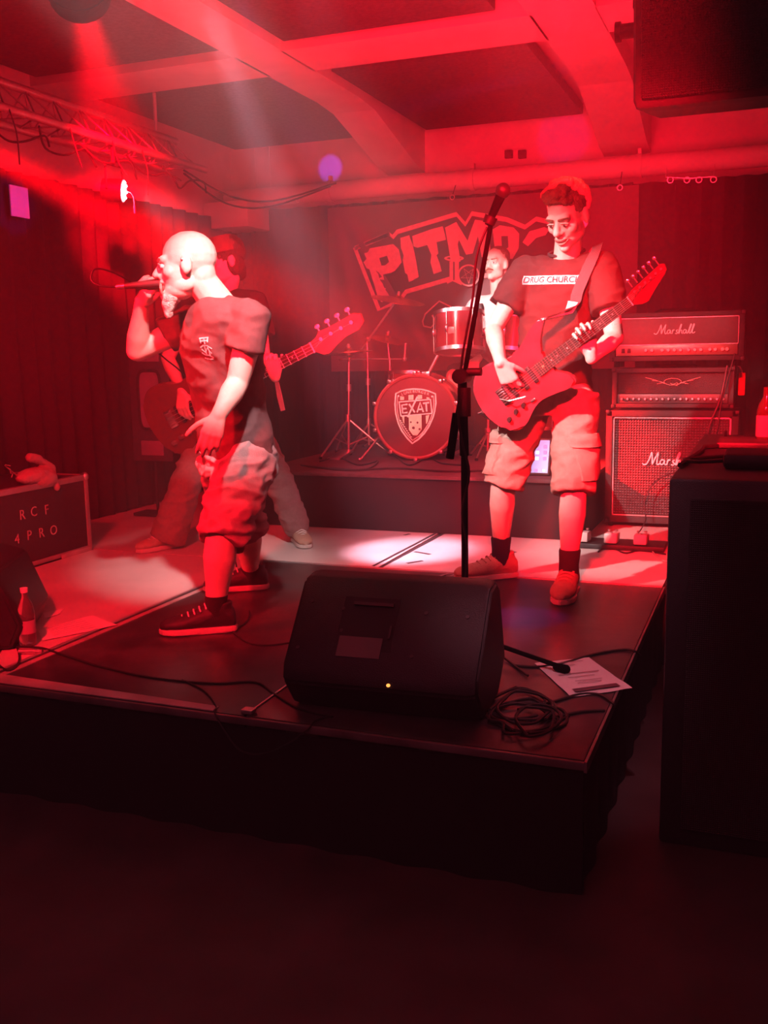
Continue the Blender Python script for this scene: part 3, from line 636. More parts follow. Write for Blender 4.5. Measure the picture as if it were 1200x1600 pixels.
T = wedge('stage_monitor', 'black wedge floor monitor cut by the left edge of the photo beside the bottle', (-3.08, 2.92, .402), radians(-62), .5, prof2)
# ================================================================ PA
T = Thing('flown_speaker', 'big black flown loudspeaker hanging from the ceiling in the top right corner', 'speaker', (-.02, 3.3, 2.2))
R_ = Matrix.Rotation(.16, 3, 'X'); pv = V((-.02, 3.05, 2.17)); b = BM()
box(b, (-.405, 3.05, 2.17), (.42, 3.55, 3.15), .03, rot=R_, piv=pv); T.part('cabinet', b, M_plastic, True)
b = BM(); box(b, (-.38, 3.035, 2.20), (.395, 3.052, 3.1), .01, rot=R_, piv=pv); T.part('front_grille', b, mat('black_grille', (.013, .012, .015), .55, bump=.6, scale=160, kind='grid'), True)
b = BM(); box(b, (-.02, 3.03, 2.42), (.02, 3.036, 2.455), .002, rot=R_, piv=pv); T.part('badge', b, M_lid, True)
b = BM(); p = AY(968, 50, 3.25); cyl(b, p, p+V((.08, 0, 0)), .022, n=18); cyl(b, p-V((.012, 0, 0)), p+V((.004, 0, 0)), .03, n=12); T.part('bracket_knob', b, M_plastic, True)
b = BM(); box(b, (-.43, 3.2, 2.5), (-.415, 3.3, 3.3)); box(b, (.43, 3.2, 2.5), (.445, 3.3, 3.3)); box(b, (-.43, 3.2, 3.28), (.445, 3.3, 3.31)); T.part('hanging_bracket', b, M_black, True)
b = BM(); cyl(b, (.0, 3.25, 3.3), (.0, 3.25, 3.33), .04); T.part('ceiling_plate', b, M_black, True)
# big subwoofer right
T = Thing('subwoofer_stack', 'big black subwoofer cabinet standing on the hall floor at the right edge', 'speaker', (.3, 3.7, 0))
b = BM(); box(b, (-.262, 2.93, .0), (.95, 4.45, 1.128), .012); T.part('cabinet', b, M_plastic, True)
b = BM(); box(b, (-.20, 2.915, .06), (.89, 2.931, 1.07), .004); T.part('front_grille', b, mat('black_grille', (.013, .012, .015), .55), True)
def onbox(px, py): return AZ(px, py, 1.13)
p = onbox(1195, 694); T = Thing('drink_bottle', 'small dark bottle with pale label on the subwoofer, cut by the right edge', 'bottle', p)
b = BM(); lathe(b, [(.001, 0), (.032, .002), (.034, .02), (.034, .12), (.028, .15), (.013, .18), (.013, .215), (.001, .217)], p, (0, 0, 1)); T.part('glass', b, mat('dark_glass', (.1, .03, .03), .1), True)
b = BM(); lathe(b, [(.0345, .03), (.035, .03), (.035, .11), (.0345, .11)], p, (0, 0, 1), caps=False); T.part('paper_label', b, mat('mauve_label', (.4, .3, .38), .6), True)
p = onbox(1200, 728); T = Thing('stage_box', 'flat black device with a coiled lead lying on the subwoofer top', 'device', p)
b = BM(); box(b, p-V((.13, .1, 0)), p+V((.2, .12, .045)), .012); T.part('housing', b, M_plastic, True)
b = BM(); tube(b, [p+V((-.12, -.05, .02)), p+V((-.2, -.06, .015)), p+V((-.25, .05, .01)), p+V((-.1, .2, .01))], .006, smooth=5); T.part('lead', b, M_cable, True)
p = onbox(1165, 700); b = BM(); box(b, p-V((.1, .02, 0)), p+V((.3, .25, .02)), .004); single('black_tray', b, M_lid, 'thin dark tray lying behind the black device on the subwoofer', 'tray', p)
cable('black cable lying along the left top edge of the subwoofer', [onbox(1062, 731)+V((0, 0, .008)), onbox(1075, 722)+V((0, 0, .008)), onbox(1095, 708)+V((0, 0, .008)), onbox(1100, 702)+V((0, 0, .008)), onbox(1125, 698)+V((0, 0, .008)), (-.17, 4.43, 1.14)], .008)
p = AY(1159, 600, 6.5); T = Thing('gaffer_roll', 'small glowing red tape strip hanging beside the amplifier stack', 'tape', p)
b = BM(); box(b, p-V((.02, .01, .07)), p+V((.02, .01, .07)), .006); T.part('strip', b, mat('bright_red_cloth', (.8, .12, .08), .6, var=.4, vscale=30), True)
b = BM(); tube(b, [p+V((0, 0, .07)), p+V((-.02, 0, .11)), p+V((-.05, .0, .1)), p+V((-.055, 0, -.03))], .005, smooth=4); T.part('hook', b, M_chrome, True)
# ================================================================ TRUSS + LAMPS
T = Thing('lighting_truss', 'triangular lighting truss with cables running along the left under the ceiling', 'truss', (-3.75, 4.5, 2.72))
ch = [V((-3.64, 0, 2.745)), V((-3.86, 0, 2.73)), V((-3.80, 0, 2.925))]; Y0, Y1 = 2.6, 5.98
for c in ch:
    b = BM(); cyl(b, c+V((0, Y0, 0)), c+V((0, Y1+(.1 if c is ch[0] else 0), 0)), .024, n=10); T.part('chord', b, M_alu, True)
n = 15
for k in range(n):
    ya, yb, ym = Y0+(Y1-Y0)*k/n, Y0+(Y1-Y0)*(k+1)/n, Y0+(Y1-Y0)*(k+.5)/n
    for a, c in ((ch[0], ch[2]), (ch[1], ch[2]), (ch[0], ch[1])):
        b = BM(); cyl(b, a+V((0, ya, 0)), c+V((0, ym, 0)), .005, n=6); cyl(b, c+V((0, ym, 0)), a+V((0, yb, 0)), .005, n=6); T.part('brace', b, mat('dull_aluminium', (.3, .28, .28), .6, .4), True)
for y in (3.1, 5.75):
    b = BM(); cyl(b, (-3.80, y, 2.92), (-3.80, y, 3.222 if y < 4 else 3.185), .012); T.part('hanger', b, M_alu, True)
rr = random.Random(8)
for k in range(7):
    b = BM(); y = 3.2+k*.4; pts = [V((-3.66+rr.uniform(-.04, .04), y+i*.11, 2.70-.05*sin(pi*(i % 4)/4)*rr.uniform(.4, 2.2)-.01*i)) for i in range(6)]
    tube(b, pts, .006, 6, 4); T.part('hanging_cable', b, M_cable, True)
for k in range(6):
    b = BM(); y = 3.5+k*.38+rr.uniform(-.1, .1); tube(b, [(-3.62, y, 2.74), (-3.6, y+.02, 2.62), (-3.58+rr.uniform(-.05, .05), y+.05, 2.5+rr.uniform(-.03, .05))], .004, 5, 4); T.part('hanging_cable', b, M_cable, True)
b = BM(); tube(b, [(-3.7, 5.9, 2.72), (-3.65, 6.4, 2.62), (-3.6, 7.0, 2.66), (-3.3, 7.5, 2.84)], .007, 6, 5); tube(b, [(-3.7, 5.9, 2.70), (-3.68, 6.4, 2.57), (-3.63, 7.0, 2.62), (-3.35, 7.5, 2.82)], .007, 6, 5); T.part('hanging_cable', b, M_cable, True)
# LED par on the truss
T = Thing('led_par_light', 'small LED par lamp glowing white under the truss, seen edge on', 'stage light', PAR)
ax = V((.93, .37, -.12)).normalized()
b = BM(); lathe(b, [(.02, -.13), (.06, -.12), (.068, -.02), (.068, .0)], PAR, ax); T.part('housing', b, M_plastic, True)
b = BM(); lathe(b, [(.064, -.004), (.064, .003)], PAR, ax); T.part('lens_plate', b, mat('lens_glow', (.7, .5, .55), .3, emit=(1, .55, .65), es=1.2), True)
x_, y_, z_ = frame(ax)
for i in range(13):
    a, r = (0, 0) if i == 0 else ((i*pi/2, .026) if i < 5 else (i*pi/4, .048)); b = BM(); c = PAR+z_*.004+(x_*cos(a)+y_*sin(a))*r; ell(b, c, (.0095,)*3, n=8); T.part('led', b, mat('white_led', (1, 1, 1), .3, emit=(1, .85, .85), es=30), True)
b = BM(); tube(b, [PAR-ax*.05+V((0, -.08, 0)), PAR-ax*.05+V((0, -.08, .14)), PAR-ax*.05+V((0, .08, .14)), PAR-ax*.05+V((0, .08, 0))], .008); cyl(b, PAR-ax*.05+V((0, 0, .14)), PAR-ax*.05+V((0, 0, .27)), .012); T.part('bracket', b, M_black, True)
p = AY(210, 328, 5.1); b = BM(); cyl(b, p+V((0, 0, -.02)), p+V((0, 0, .025)), .005); tube(b, [p+V((0, 0, .02)), p+V((-.02, 0, .1)), PAR-ax*.1], .003, smooth=3)
single('safety_tag', b, M_print, 'tiny bright tag dangling under the glowing par lamp', 'tag', p)
def can(c, aim, label, lens, es, r):
    T = Thing('spotlight_can', label, 'stage light', c); ax = (V(aim)-c).normalized(); base = c-ax*.05
    b = BM(); lathe(b, [(r*.55, -.30), (r*.9, -.27), (r, -.10), (r*1.04, -.10), (r*1.04, -.05), (r, -.05), (r, .0), (r*.93, .0), (r*.9, -.03)], base, ax, 28); T.part('housing', b, M_black, True)
    b = BM(); lathe(b, [(r*.88, -.03), (r*.5, -.025), (.001, -.022)], base, ax, 28, caps=False); T.part('lens', b, mat('lens_'+lens, (.6, .1, .1) if lens == 'red' else (.8, .6, .6), .2, emit=RED if lens == 'red' else WHITE, es=es), True)
    b = BM(); m_ = base-ax*.17; tube(b, [m_+V((-r-.02, 0, 0)), m_+V((-r-.02, 0, .12)), m_+V((r+.02, 0, .12)), m_+V((r+.02, 0, 0))], .01); cyl(b, m_+V((0, 0, .12)), V((m_.x, m_.y, 3.222)), .014); T.part('yoke', b, M_black, True)
can(CANA, AY(205, 330, 5.6), 'black round spotlight at top left throwing the deep red beam', 'red', 1.5, .125)
can(CANB, AZ(640, 860, .4), 'black round spotlight at the top edge throwing the pinkish white beam', 'white', 3, .125)
# ================================================================ DRUM KIT
T = Thing('bass_drum', 'dark red bass drum with white shield crest reading EXAT on the front head', 'drum', (-2.24, 6.5, RZ+.002))
BC = AY(650, 652, 6.40); BC.z = RZ+.002+.30; A0 = V((.16, -1, 0)).normalized(); RB = .278
b = BM(); lathe(b, [(RB, 0), (RB, -.40)], BC, A0, 48, caps=False); T.part('shell', b, M_drum, True)
b = BM(); lathe(b, [(RB-.004, .006), (.001, .010)], BC, A0, 48, caps=False); T.part('front_head', b, M_head, True)
for h in (.0, -.40):
    b = BM(); lathe(b, [(RB-.006, h-.02), (RB+.014, h-.02), (RB+.016, h+.016), (RB+.006, h+.022), (RB-.006, h+.016)], BC, A0, 48); 
    bmesh.ops.delete(b, geom=[f for f in b.faces if len(f.verts) > 4], context='FACES_ONLY'); T.part('hoop', b, mat('hoop_lacquer', (.3, .06, .07), .25, coat=.5), True)
bx, by_, bz = frame(A0, (1, 0, 0)); bx = V((0, 0, 1)).cross(A0)*-1; bx = A0.cross(V((0, 0, 1)))*-1
bx = V((-A0.y, A0.x, 0)); by_ = V((0, 0, 1))
for i in range(10):
    a = 2*pi*(i+.5)/10; d = bx*cos(a)+by_*sin(a); c = BC+d*(RB+.02); b = BM()
    box(b, c-V((.012, .03, .012)), c+V((.012, .012, .012)), .003); T.part('claw', b, M_chrome, True)
    b = BM(); cyl(b, c, c-A0*.14, .004); box(b, c-A0*.15-V((.01, .025, .01)), c-A0*.15+V((.01, .025, .01)), .004); T.part('lug', b, M_chrome, True)
for s in (-1, 1):
    b = BM(); st_ = BC+bx*s*RB*.93+V((0, .1, -.1)); cyl(b, st_, V((BC.x+bx.x*s*.38, BC.y-.12, RZ+.004)), .008); ell(b, (BC.x+bx.x*s*.38, BC.y-.12, RZ+.012), (.012,)*3, n=8); T.part('spur', b, M_chrome, True)
# crest decal: local units = px of the 1200 wide crop /12, origin (600,580)+...
def cr_(zx, zy): return ((zx-615)/12*.00430, -(zy-865)/12*.00430)
def crest(name, fn, m, off):
    b = BM(); fn(b); place(b, BC+A0*off+bx*0+by_*(0), bx, by_); T.part(name, b, m, True, smooth=False)
shield = [(235, 420), (330, 375), (450, 345), (590, 335), (740, 345), (880, 380), (1000, 430), (1010, 600), (985, 760), (940, 900), (870, 1050), (780, 1180), (670, 1290), (590, 1340), (545, 1375), (440, 1270), (340, 1130), (270, 980), (228, 800), (215, 620)]
C2 = lambda pts: [cr_(*p) for p in pts]
crest('crest_line', lambda b: stroke2(b, C2(shield+[shield[0], shield[1]]), .010), M_print, .013)
inner = [(p[0]*.9+.1*610, p[1]*.9+.1*800) for p in shield]
crest('crest_line', lambda b: stroke2(b, C2(inner[6:]+[inner[0]]), .004), M_print, .013)
for pts in ([(318, 470), (395, 480), (392, 540), (318, 545)], [(480, 450), (580, 445), (575, 540), (480, 545)], [(660, 450), (745, 450), (745, 520), (655, 535)], [(830, 490), (885, 500), (885, 525), (830, 525)], [(345, 840), (395, 845), (390, 1000), (365, 950)], [(480, 850), (730, 820), (730, 1100), (640, 1220), (560, 1220), (480, 1110)], [(810, 845), (880, 825), (850, 950), (815, 1010)]):
    crest('crest_stripe', lambda b: poly2(b, C2(pts)), mat('crest_cream', (.8, .78, .62), .6), .0125)
crest('crest_panel', lambda b: poly2(b, C2([(300, 580), (905, 530), (925, 800), (325, 850)])), M_head, .0135)
for L_ in ([(300, 580), (905, 535)], [(905, 530), (930, 800)], [(930, 800), (330, 850)], [(330, 855), (295, 570)]): crest('crest_line', lambda b: stroke2(b, C2(L_), .0085), M_print, .014)
for L_ in ([(460, 625), (350, 640), (365, 790), (460, 780)], [(355, 712), (440, 705)], [(490, 620), (600, 780)], [(655, 480), (460, 870)], [(645, 780), (705, 590), (765, 775)], [(670, 725), (745, 720)], [(760, 610), (880, 595)], [(820, 600), (830, 765)]):
    crest('crest_letter', lambda b: stroke2(b, C2(L_), .0115), M_print, .0145)
for i, ch in enumerate('LÜNEBURGER'):
    t = i/9; x = 360+t*500; y = 425-50*sin(pi*t)+8; 
    b = textbm(ch, .026); b2 = b; ang = (.5-t)*.5
    b2.transform(Matrix.Translation((*cr_(x, y), 0)) @ Matrix.Rotation(ang, 4, 'Z')); place(b2, BC+A0*.0145, bx, by_); T.part('crest_letter', b2, M_print, True, smooth=False)
for x, y in ((285, 465), (938, 480)): crest('crest_dot', lambda b: poly2(b, C2(el(x, y, 18, 18, 10))), M_print, .0145)
for x, y, r in ((570, 1075, 32), (690, 1100, 26), (520, 965, 20), (650, 975, 24)): crest('football_patch', lambda b: poly2(b, C2(el(x, y, r, r, 5))), M_ink, .0145)
for i in range(9): 
    t = i/8; crest('crest_tick', lambda b: stroke2(b, C2([(315+t*200-12, 930+t*310), (315+t*200+18, 945+t*310)]), .006), M_print, .0145)
    crest('crest_tick', lambda b: stroke2(b, C2([(890-t*190-18, 960+t*290+10), (890-t*190+14, 945+t*290)]), .006), M_print, .0145)
# tom
def drum(name, label, c, ax, r, h, lugs=6, badge=False, n=36):
    T = Thing(name, label, 'drum', c); c = V(c); ax = V(ax).normalized()
    b = BM(); lathe(b, [(r, 0), (r, h)], c, ax, n, caps=False); T.part('shell', b, M_drum, True)
    for z, nm in ((0, 'bottom_head'), (h, 'top_head')):
        b = BM(); lathe(b, [(r, z), (.001, z+.001)], c, ax, n, caps=False); T.part(nm, b, mat('white_drumhead', (.55, .45, .45), .5), True)
        b = BM(); lathe(b, [(r+.001, z-.012), (r+.009, z-.012), (r+.009, z+.012), (r+.001, z+.012), (r+.001, z-.012)], c, ax, n, caps=False); T.part('hoop', b, M_chrome, True)
    x, y, z = frame(ax, (1, 0, 0))
    for i in range(lugs):
        a = 2*pi*(i+.3)/lugs; d = x*cos(a)+y*sin(a); b = BM(); m_ = c+ax*h/2+d*(r+.008)
        ell(b, m_, (.013, .013, .028)); cyl(b, c+ax*.0+d*(r+.008), c+ax*h+d*(r+.008), .003, n=6); T.part('lug', b, M_chrome, True)
    if badge:
        b = BM(); p = c+ax*h*.55+V((-.02, -1, 0)).normalized()*(r+.002); box(b, p-V((.022, .003, .022)), p+V((.022, .003, .022)), .001); T.part('badge', b, mat('badge', (.7, .5, .45), .4, .3), True)
    return T
tc = AY(718, 548, 6.5); drum('rack_tom', 'dark red rack tom drum mounted above the bass drum', tc, (-.06, .16, 1), .165, .25, badge=True)
drum('rack_tom', 'second dark red rack tom half hidden behind the mic stand and guitarist', tc+V((.37, .02, -.01)), (.06, .16, 1), .15, .22)
drum('floor_tom', 'dark red floor tom low at the right of the bass drum, behind the guitarist', (-1.55, 6.95, RZ+.2), (0, 0, 1), .19, .38)
drum('snare_drum', 'snare drum behind the bass drum beside the hi-hat stand', (-2.5, 7.0, RZ+.45), (0, 0.05, 1), .17, .14, 8)
for x in (-1.70, -1.40, -1.55):
    pass
T = Thing('tom_mount', 'chrome double tom holder rising from the bass drum', 'mount', BC+V((0, .15, RB)))
b = BM(); p = BC+V((.02, .18, RB-.01)); cyl(b, p, p+V((.12, .02, .22)), .012); cyl(b, p+V((.12, .02, .2)), tc+V((.16, .0, .1)), .01); cyl(b, p+V((.12, .02, .2)), tc+V((.22, .02, .1)), .01); T.part('arms', b, M_chrome, True)
b = BM(); box(b, p-V((.03, .03, .0)), p+V((.03, .03, .035)), .006); T.part('clamp', b, M_chrome, True); b = BM(); ell(b, p+V((.12, .02, .2)), (.025,)*3, n=10); T.part('clamp', b, M_chrome, True)
def stand(T, foot, top, z_coll, leg=.28, r=.011, legs=3, a0=.4):
    foot, top = V(foot), V(top); b = BM(); cyl(b, foot+V((0, 0, .05)), top, r, r*.75); T.part('pole', b, M_chrome, True)
    b = BM(); cyl(b, foot+V((0, 0, z_coll-.02)), foot+V((0, 0, z_coll+.03)), .02); cyl(b, foot.lerp(top, .62)-V((0, 0, .02)), foot.lerp(top, .62)+V((0, 0, .03)), .018); T.part('collar', b, M_chrome, True)
    for i in range(legs):
        a = a0+2*pi*i/legs; f = foot+V((leg*cos(a), leg*sin(a), .012)); b = BM()
        cyl(b, foot+V((0, 0, z_coll)), f, .007, n=8); cyl(b, foot+V((0, 0, .08)), (foot+V((0, 0, z_coll))).lerp(f, .5), .005, n=6); T.part('leg', b, M_chrome, True)
        b = BM(); ell(b, f, (.013, .013, .012), n=8); T.part('rubber_tip', b, M_rubber, True)
def cymbal(T, c, nrm, r, name='cymbal'):
    b = BM(); lathe(b, [(.006, .024), (r*.10, .022), (r*.18, .010), (r*.2, .006), (r*.6, -.004), (r, -.016), (r, -.0175), (r*.6, -.0055), (r*.2, .0045), (r*.1, .020), (.006, .022)], c, nrm, 40, caps=False); T.part(name, b, M_brass, True)
    b = BM(); lathe(b, [(.012, .02), (.016, .03), (.009, .05)], c, nrm, 12); T.part('wing_nut', b, M_chrome, True)
FT = lambda px, py: AZ(px, py, RZ+.002)
f = FT(577, 706); j = AY(575, 530, f.y); t = AY(622, 466, f.y-.02)
T = Thing('crash_cymbal', 'upper bronze crash cymbal on a slanted boom stand left of the bass drum', 'cymbal', f); stand(T, f, (f.x, f.y, j.z), .22)
b = BM(); cyl(b, AY(562, 550, f.y), t, .009); ell(b, AY(575, 530, f.y), (.022,)*3, n=8); T.part('boom', b, M_chrome, True); cymbal(T, t, V((.22, -.1, 1)), .2)
f2 = FT(608, 712)+V((-.12, .5, 0)); t2 = AY(605, 527, f2.y)
T = Thing('crash_cymbal', 'lower bronze cymbal tilting down to the right, beside the boom stand', 'cymbal', f2); stand(T, f2, t2, .2, a0=1.1); cymbal(T, t2, V((.28, -.05, 1)), .19)
f3 = FT(545, 712); t3 = AY(545, 548, f3.y)
T = Thing('hi_hat', 'pair of hi-hat cymbals on a tripod stand at the left end of the kit', 'cymbal', f3); stand(T, f3, t3+V((0, 0, .03)), .27, .30, a0=.2); cymbal(T, t3, V((-.08, 0, 1)), .175); cymbal(T, t3-V((0, 0, .03)), V((.08, 0, -1)), .175)
b = BM(); box(b, f3+V((-.05, -.28, .01)), f3+V((.05, -.02, .03)), .005, rot=Matrix.Rotation(.15, 3, 'X')); T.part('foot_pedal', b, M_chrome, True)
f4 = FT(600, 716)+V((-.12, .46, 0)); L4, R4 = AY(530, 561, f4.y), AY(632, 561, f4.y)
T = Thing('microphone_stand', 'low chrome boom stand with a small microphone over the drum kit', 'microphone stand', f4); stand(T, f4, (f4.x, f4.y, L4.z), .16, .2, a0=.9)
b = BM(); cyl(b, L4, R4, .007); T.part('boom', b, M_chrome, True)
b = BM(); ell(b, R4, (.02,)*3, n=10); cyl(b, R4, AY(634, 536, f4.y), .011); T.part('microphone', b, M_alu, True)
f5 = AZ(762, 716, RZ+.002); t5 = AY(764, 575, f5.y); T = Thing('cymbal_stand', 'thin chrome stand between the mic stand and the guitarist', 'stand', f5); stand(T, f5, t5, .18, .2)
b = BM(); ell(b, t5, (.018,)*3, n=8); ell(b, f5.lerp(t5, .3), (.025,)*3, n=8); T.part('clamp', b, M_chrome, True)
for k, (px, py) in enumerate(((742, 545), (757, 520), (738, 500))):
    pass
p = AY(748, 500, 6.55); T = Thing('drum_microphone', 'small drum microphone clamped beside the tom, pale round face', 'microphone', p)
b = BM(); ell(b, p, (.035, .03, .038)); T.part('capsule', b, mat('pale_capsule', (.75, .6, .45), .5), True)
b = BM(); cyl(b, p+V((0, .03, 0)), p+V((0, .03, -.2)), .012); ell(b, p+V((.0, .04, .07)), (.03, .03, .05), n=10); T.part('clip', b, M_plastic, True)
for lab, pts in (('tangled black cable on the riser left of the bass drum', [(500, 722), (530, 716), (560, 728), (590, 722), (570, 735), (520, 733), (480, 730)]), ('black cable running along the front edge of the drum riser', [(470, 728), (540, 736), (620, 733), (700, 738), (800, 735)]), ('looped cable hanging at the bass drum foot', [(600, 700), (620, 715), (640, 728), (668, 716), (690, 725), (720, 728)])):
    cable(lab, [FT(*q_)+V((0, 0, .006)) for q_ in pts], .006)
T = Thing('drum_stool', 'round black drum stool under the seated drummer', 'stool', (-1.80, 7.32, RZ+.002))
b = BM(); lathe(b, [(.15, .44), (.165, .46), (.165, .5), (.14, .52), (.001, .525)], (-1.8, 7.32, RZ), (0, 0, 1)); T.part('seat', b, M_tolex, True); stand(T, V((-1.8, 7.32, RZ)), (-1.8, 7.32, RZ+.45), .25, .22, .015)
# ================================================================ FRONT MIC STAND
fy = 3.36; f = V((AY(727, 1015, fy).x, fy, .402)); cl = AY(722, 588, fy); tp = AY(770, 332, fy-.02); lo = AY(703, 716, fy+.02)
T = Thing('microphone_stand', 'black boom microphone stand standing at the front centre of the stage', 'microphone stand', f)
b = BM(); cyl(b, f+V((0, 0, .03)), (f.x, fy, cl.z-.28), .0125); cyl(b, (f.x, fy, cl.z-.28), (cl.x, fy, cl.z), .0165); T.part('pole', b, M_rubber, True)
b = BM(); cyl(b, (f.x, fy, cl.z-.14), (f.x, fy, cl.z-.04), .024); cyl(b, (cl.x, fy-.04, cl.z), (cl.x, fy+.04, cl.z), .026); cyl(b, (cl.x+.02, fy, cl.z+.015), (cl.x+.07, fy, cl.z+.015), .014); T.part('clutch', b, M_plastic, True)
b = BM(); cyl(b, lo, tp, .0085); cyl(b, lo, lo.lerp(cl, .55), .015); T.part('boom', b, M_rubber, True)
tip = AZ(884, 1050, .41)
for k, e in enumerate((tip, V((f.x-.24, fy+.26, .41)), V((f.x-.12, fy-.36, .41)))):
    b = BM(); cyl(b, f+V((0, 0, .075)), e+V((0, 0, .012)), .0085, n=10); T.part('leg', b, M_rubber, True)
    d = (e-f).normalized(); b = BM(); capsule(b, e-d*.035+V((0, 0, .012)), e+V((0, 0, .010)), .014, .016); T.part('rubber_foot', b, M_rubber, True)
b = BM(); cyl(b, f+V((0, 0, .04)), f+V((0, 0, .12)), .022); T.part('leg_hub', b, M_plastic, True)
mt = AY(786, 298, fy-.03); T = Thing('microphone', 'black vocal microphone in the clip on top of the front mic stand', 'microphone', tp)
b = BM(); cyl(b, AY(762, 352, fy-.02), mt.lerp(tp, .25), .011, .017); T.part('handle', b, M_rubber, True)
b = BM(); ell(b, mt, (.025, .025, .026)); T.part('grille', b, mat('mic_mesh', (.08, .07, .07), .4, .5, bump=.8, scale=300, kind='weave'), True)
b = BM(); cyl(b, AY(763, 350, fy-.02), AY(768, 338, fy-.02), .021, .023); T.part('clip', b, M_plastic, True)
off = V((.012, -.02, 0)); cable('black microphone cable wound down the front mic stand', [AY(761, 355, fy-.03), AY(745, 400, fy-.04), AY(738, 470, fy-.04), AY(722, 560, fy-.03), AY(716, 640, fy-.03), AY(722, 690, fy-.025), AY(733, 740, fy-.025), AY(722, 800, fy-.02), AY(730, 860, fy-.025), AY(726, 930, fy-.02), f+V((.02, -.03, .1)), f+V((.15, -.03, .01)), f+V((.28, -.2, .008))], .0045)
# ================================================================ SMALL THINGS ON THE STAGE
def paper(label, c4, lines, title=None, z=.4035):
    P_ = [AZ(*c, z) for c in c4]; T = Thing('set_list', label, 'paper', (P_[0]+P_[2])/2); n = 10; b = BM(); g = []
    for j in range(n+1):
        r = []
        for i in range(n+1):
            u, v = i/n, j/n; p = P_[0].lerp(P_[1], u).lerp(P_[3].lerp(P_[2], u), v); p.z += .004*abs(noise.noise(V((u*3, v*3, 1)))) + .012*max(0, u*v-.6); r.append(b.verts.new(p))
        g.append(r)
    for j in range(n):
        for i in range(n): b.faces.new((g[j][i], g[j][i+1], g[j+1][i+1], g[j+1][i]))
    T.part('sheet', b, M_paper, True)
    def q(u, v): p = P_[0].lerp(P_[1], u).lerp(P_[3].lerp(P_[2], u), v); p.z += .0055+.012*max(0, u*v-.6); return p
    for v, u0, u1, w in lines:
        b = BM(); ribbon(b, [q(u0, v), q(u1, v)], w, q(0, 1)-q(0, 0), .0006); T.part('text_line', b, M_ink if w > .01 else mat('faint_ink', (.35, .26, .28), .7), True)
    return T
paper('white set list sheet lying right of the centre monitor by the stage corner', [(835, 1036), (920, 1027), (988, 1077), (892, 1089)], [(.12, .3, .8, .004), (.2, .35, .6, .004), (.45, .15, .85, .006), (.55, .25, .7, .004), (.66, .3, .75, .004), (.72, .3, .7, .004), (.89, .12, .85, .028)])
paper('white song list sheet lying at the left edge near the bottle', [(60, 985), (145, 961), (183, 978), (66, 1001)], [(.16+i*.14, .15, .75, .0022) for i in range(6)])
b = BM(); P_ = [AZ(*c, .403) for c in ((68, 958), (100, 951), (92, 960), (70, 966))]; prism(b, P_, (0, 0, .001)); single('paper_scrap', b, M_paper, 'small pale paper scrap behind the left song list', 'paper', P_[0])
p = AZ(44, 1008, .402); T = Thing('water_bottle', 'clear plastic water bottle standing beside the left wedge monitor', 'bottle', p)
M_pet = mat('clear_plastic', (.9, .8, .8), .08, trans=.9, var=.02); 
b = BM(); lathe(b, [(0.0009, 0.0000), (0.0270, 0.0000), (0.0315, 0.0086), (0.0324, 0.0516), (0.0297, 0.0688), (0.0324, 0.0860), (0.0324, 0.1290), (0.0270, 0.1634), (0.0126, 0.1935), (0.0117, 0.2150), (0.0009, 0.2150)], p, (0, 0, 1), 28); T.part('plastic_body', b, M_pet, True)
b = BM(); lathe(b, [(0.0135, 0.2107), (0.0144, 0.2107), (0.0144, 0.2279), (0.0009, 0.2288)], p, (0, 0, 1), 20); T.part('cap', b, M_print, True)
b = BM(); lathe(b, [(0.0328, 0.0516), (0.0333, 0.0516), (0.0333, 0.1032), (0.0328, 0.1032)], p, (0, 0, 1), 28, caps=False); T.part('label_band', b, mat('mauve_label', (.4, .3, .38), .6), True)
cable('coiled black cable at the left edge in front of the bottle', [G_(-10, 1035), G_(8, 1005), G_(26, 1010), G_(30, 1035), G_(12, 1048), G_(-8, 1030), G_(5, 1012), G_(60, 1012), G_(95, 1022), G_(150, 1040)], .005)
b = BM(); p = G_(30, 1018, .41); cyl(b, p, p+V((.06, .02, 0)), .011); cyl(b, p+V((.06, .02, 0)), p+V((.085, .028, 0)), .008); single('cable_plug', b, M_alu, 'metal cable plug lying in front of the bottle', 'plug', p)
cable('long thin black cable snaking across the front of the black platform', [G_(150, 1040), G_(215, 1055), G_(280, 1064), G_(340, 1068), G_(400, 1066), G_(430, 1085), G_(470, 1108), G_(520, 1120)], .004)
cable('thin cable hanging in a loop over the front stage edge', [G_(285, 1062), G_(320, 1080), G_(338, 1104), V((-1.57, 2.53, .405)), AY(350, 1140, 2.515), AY(375, 1172, 2.51), AY(410, 1178, 2.51), AY(450, 1162, 2.515), AY(480, 1140, 2.52), V((-1.24, 2.56, .405)), G_(510, 1120)], .003)
cable('thin cable behind the front foot of the singer running to the monitor', [G_(362, 985), G_(385, 1003), G_(420, 1008), G_(478, 1000)], .0035)
cable('black cable running over the right stage edge behind the set list', [G_(805, 1040), G_(840, 1042), G_(880, 1036), G_(930, 1022), G_(975, 1015), G_(992, 1018), AX(1000, 1024, -.412)], .005)
rr = random.Random(5)
for k in range(5):
    cx_, cy__ = 820+rr.uniform(-12, 14), 1115+rr.uniform(-14, 10); pts = []
    for i in range(14):
        a = i/13*2*pi*rr.uniform(.95, 1.05)*1.6+k; rx, ry = 52+rr.uniform(-14, 14)-k*4, 24+rr.uniform(-6, 6); pts.append(G_(cx_+rx*cos(a), cy__+ry*sin(a), .405+.006*k))
    cable('%s black cable loop of the coil heaped right of the centre monitor' % ('lowest', 'second lowest', 'middle', 'second highest', 'topmost')[k], pts, .005, group='coiled cable heap by the centre monitor')
cable('black cable running from the coil to the right stage corner', [G_(800, 1098), G_(850, 1100), G_(905, 1085), G_(938, 1086), AZ(960, 1100, .41)], .005)
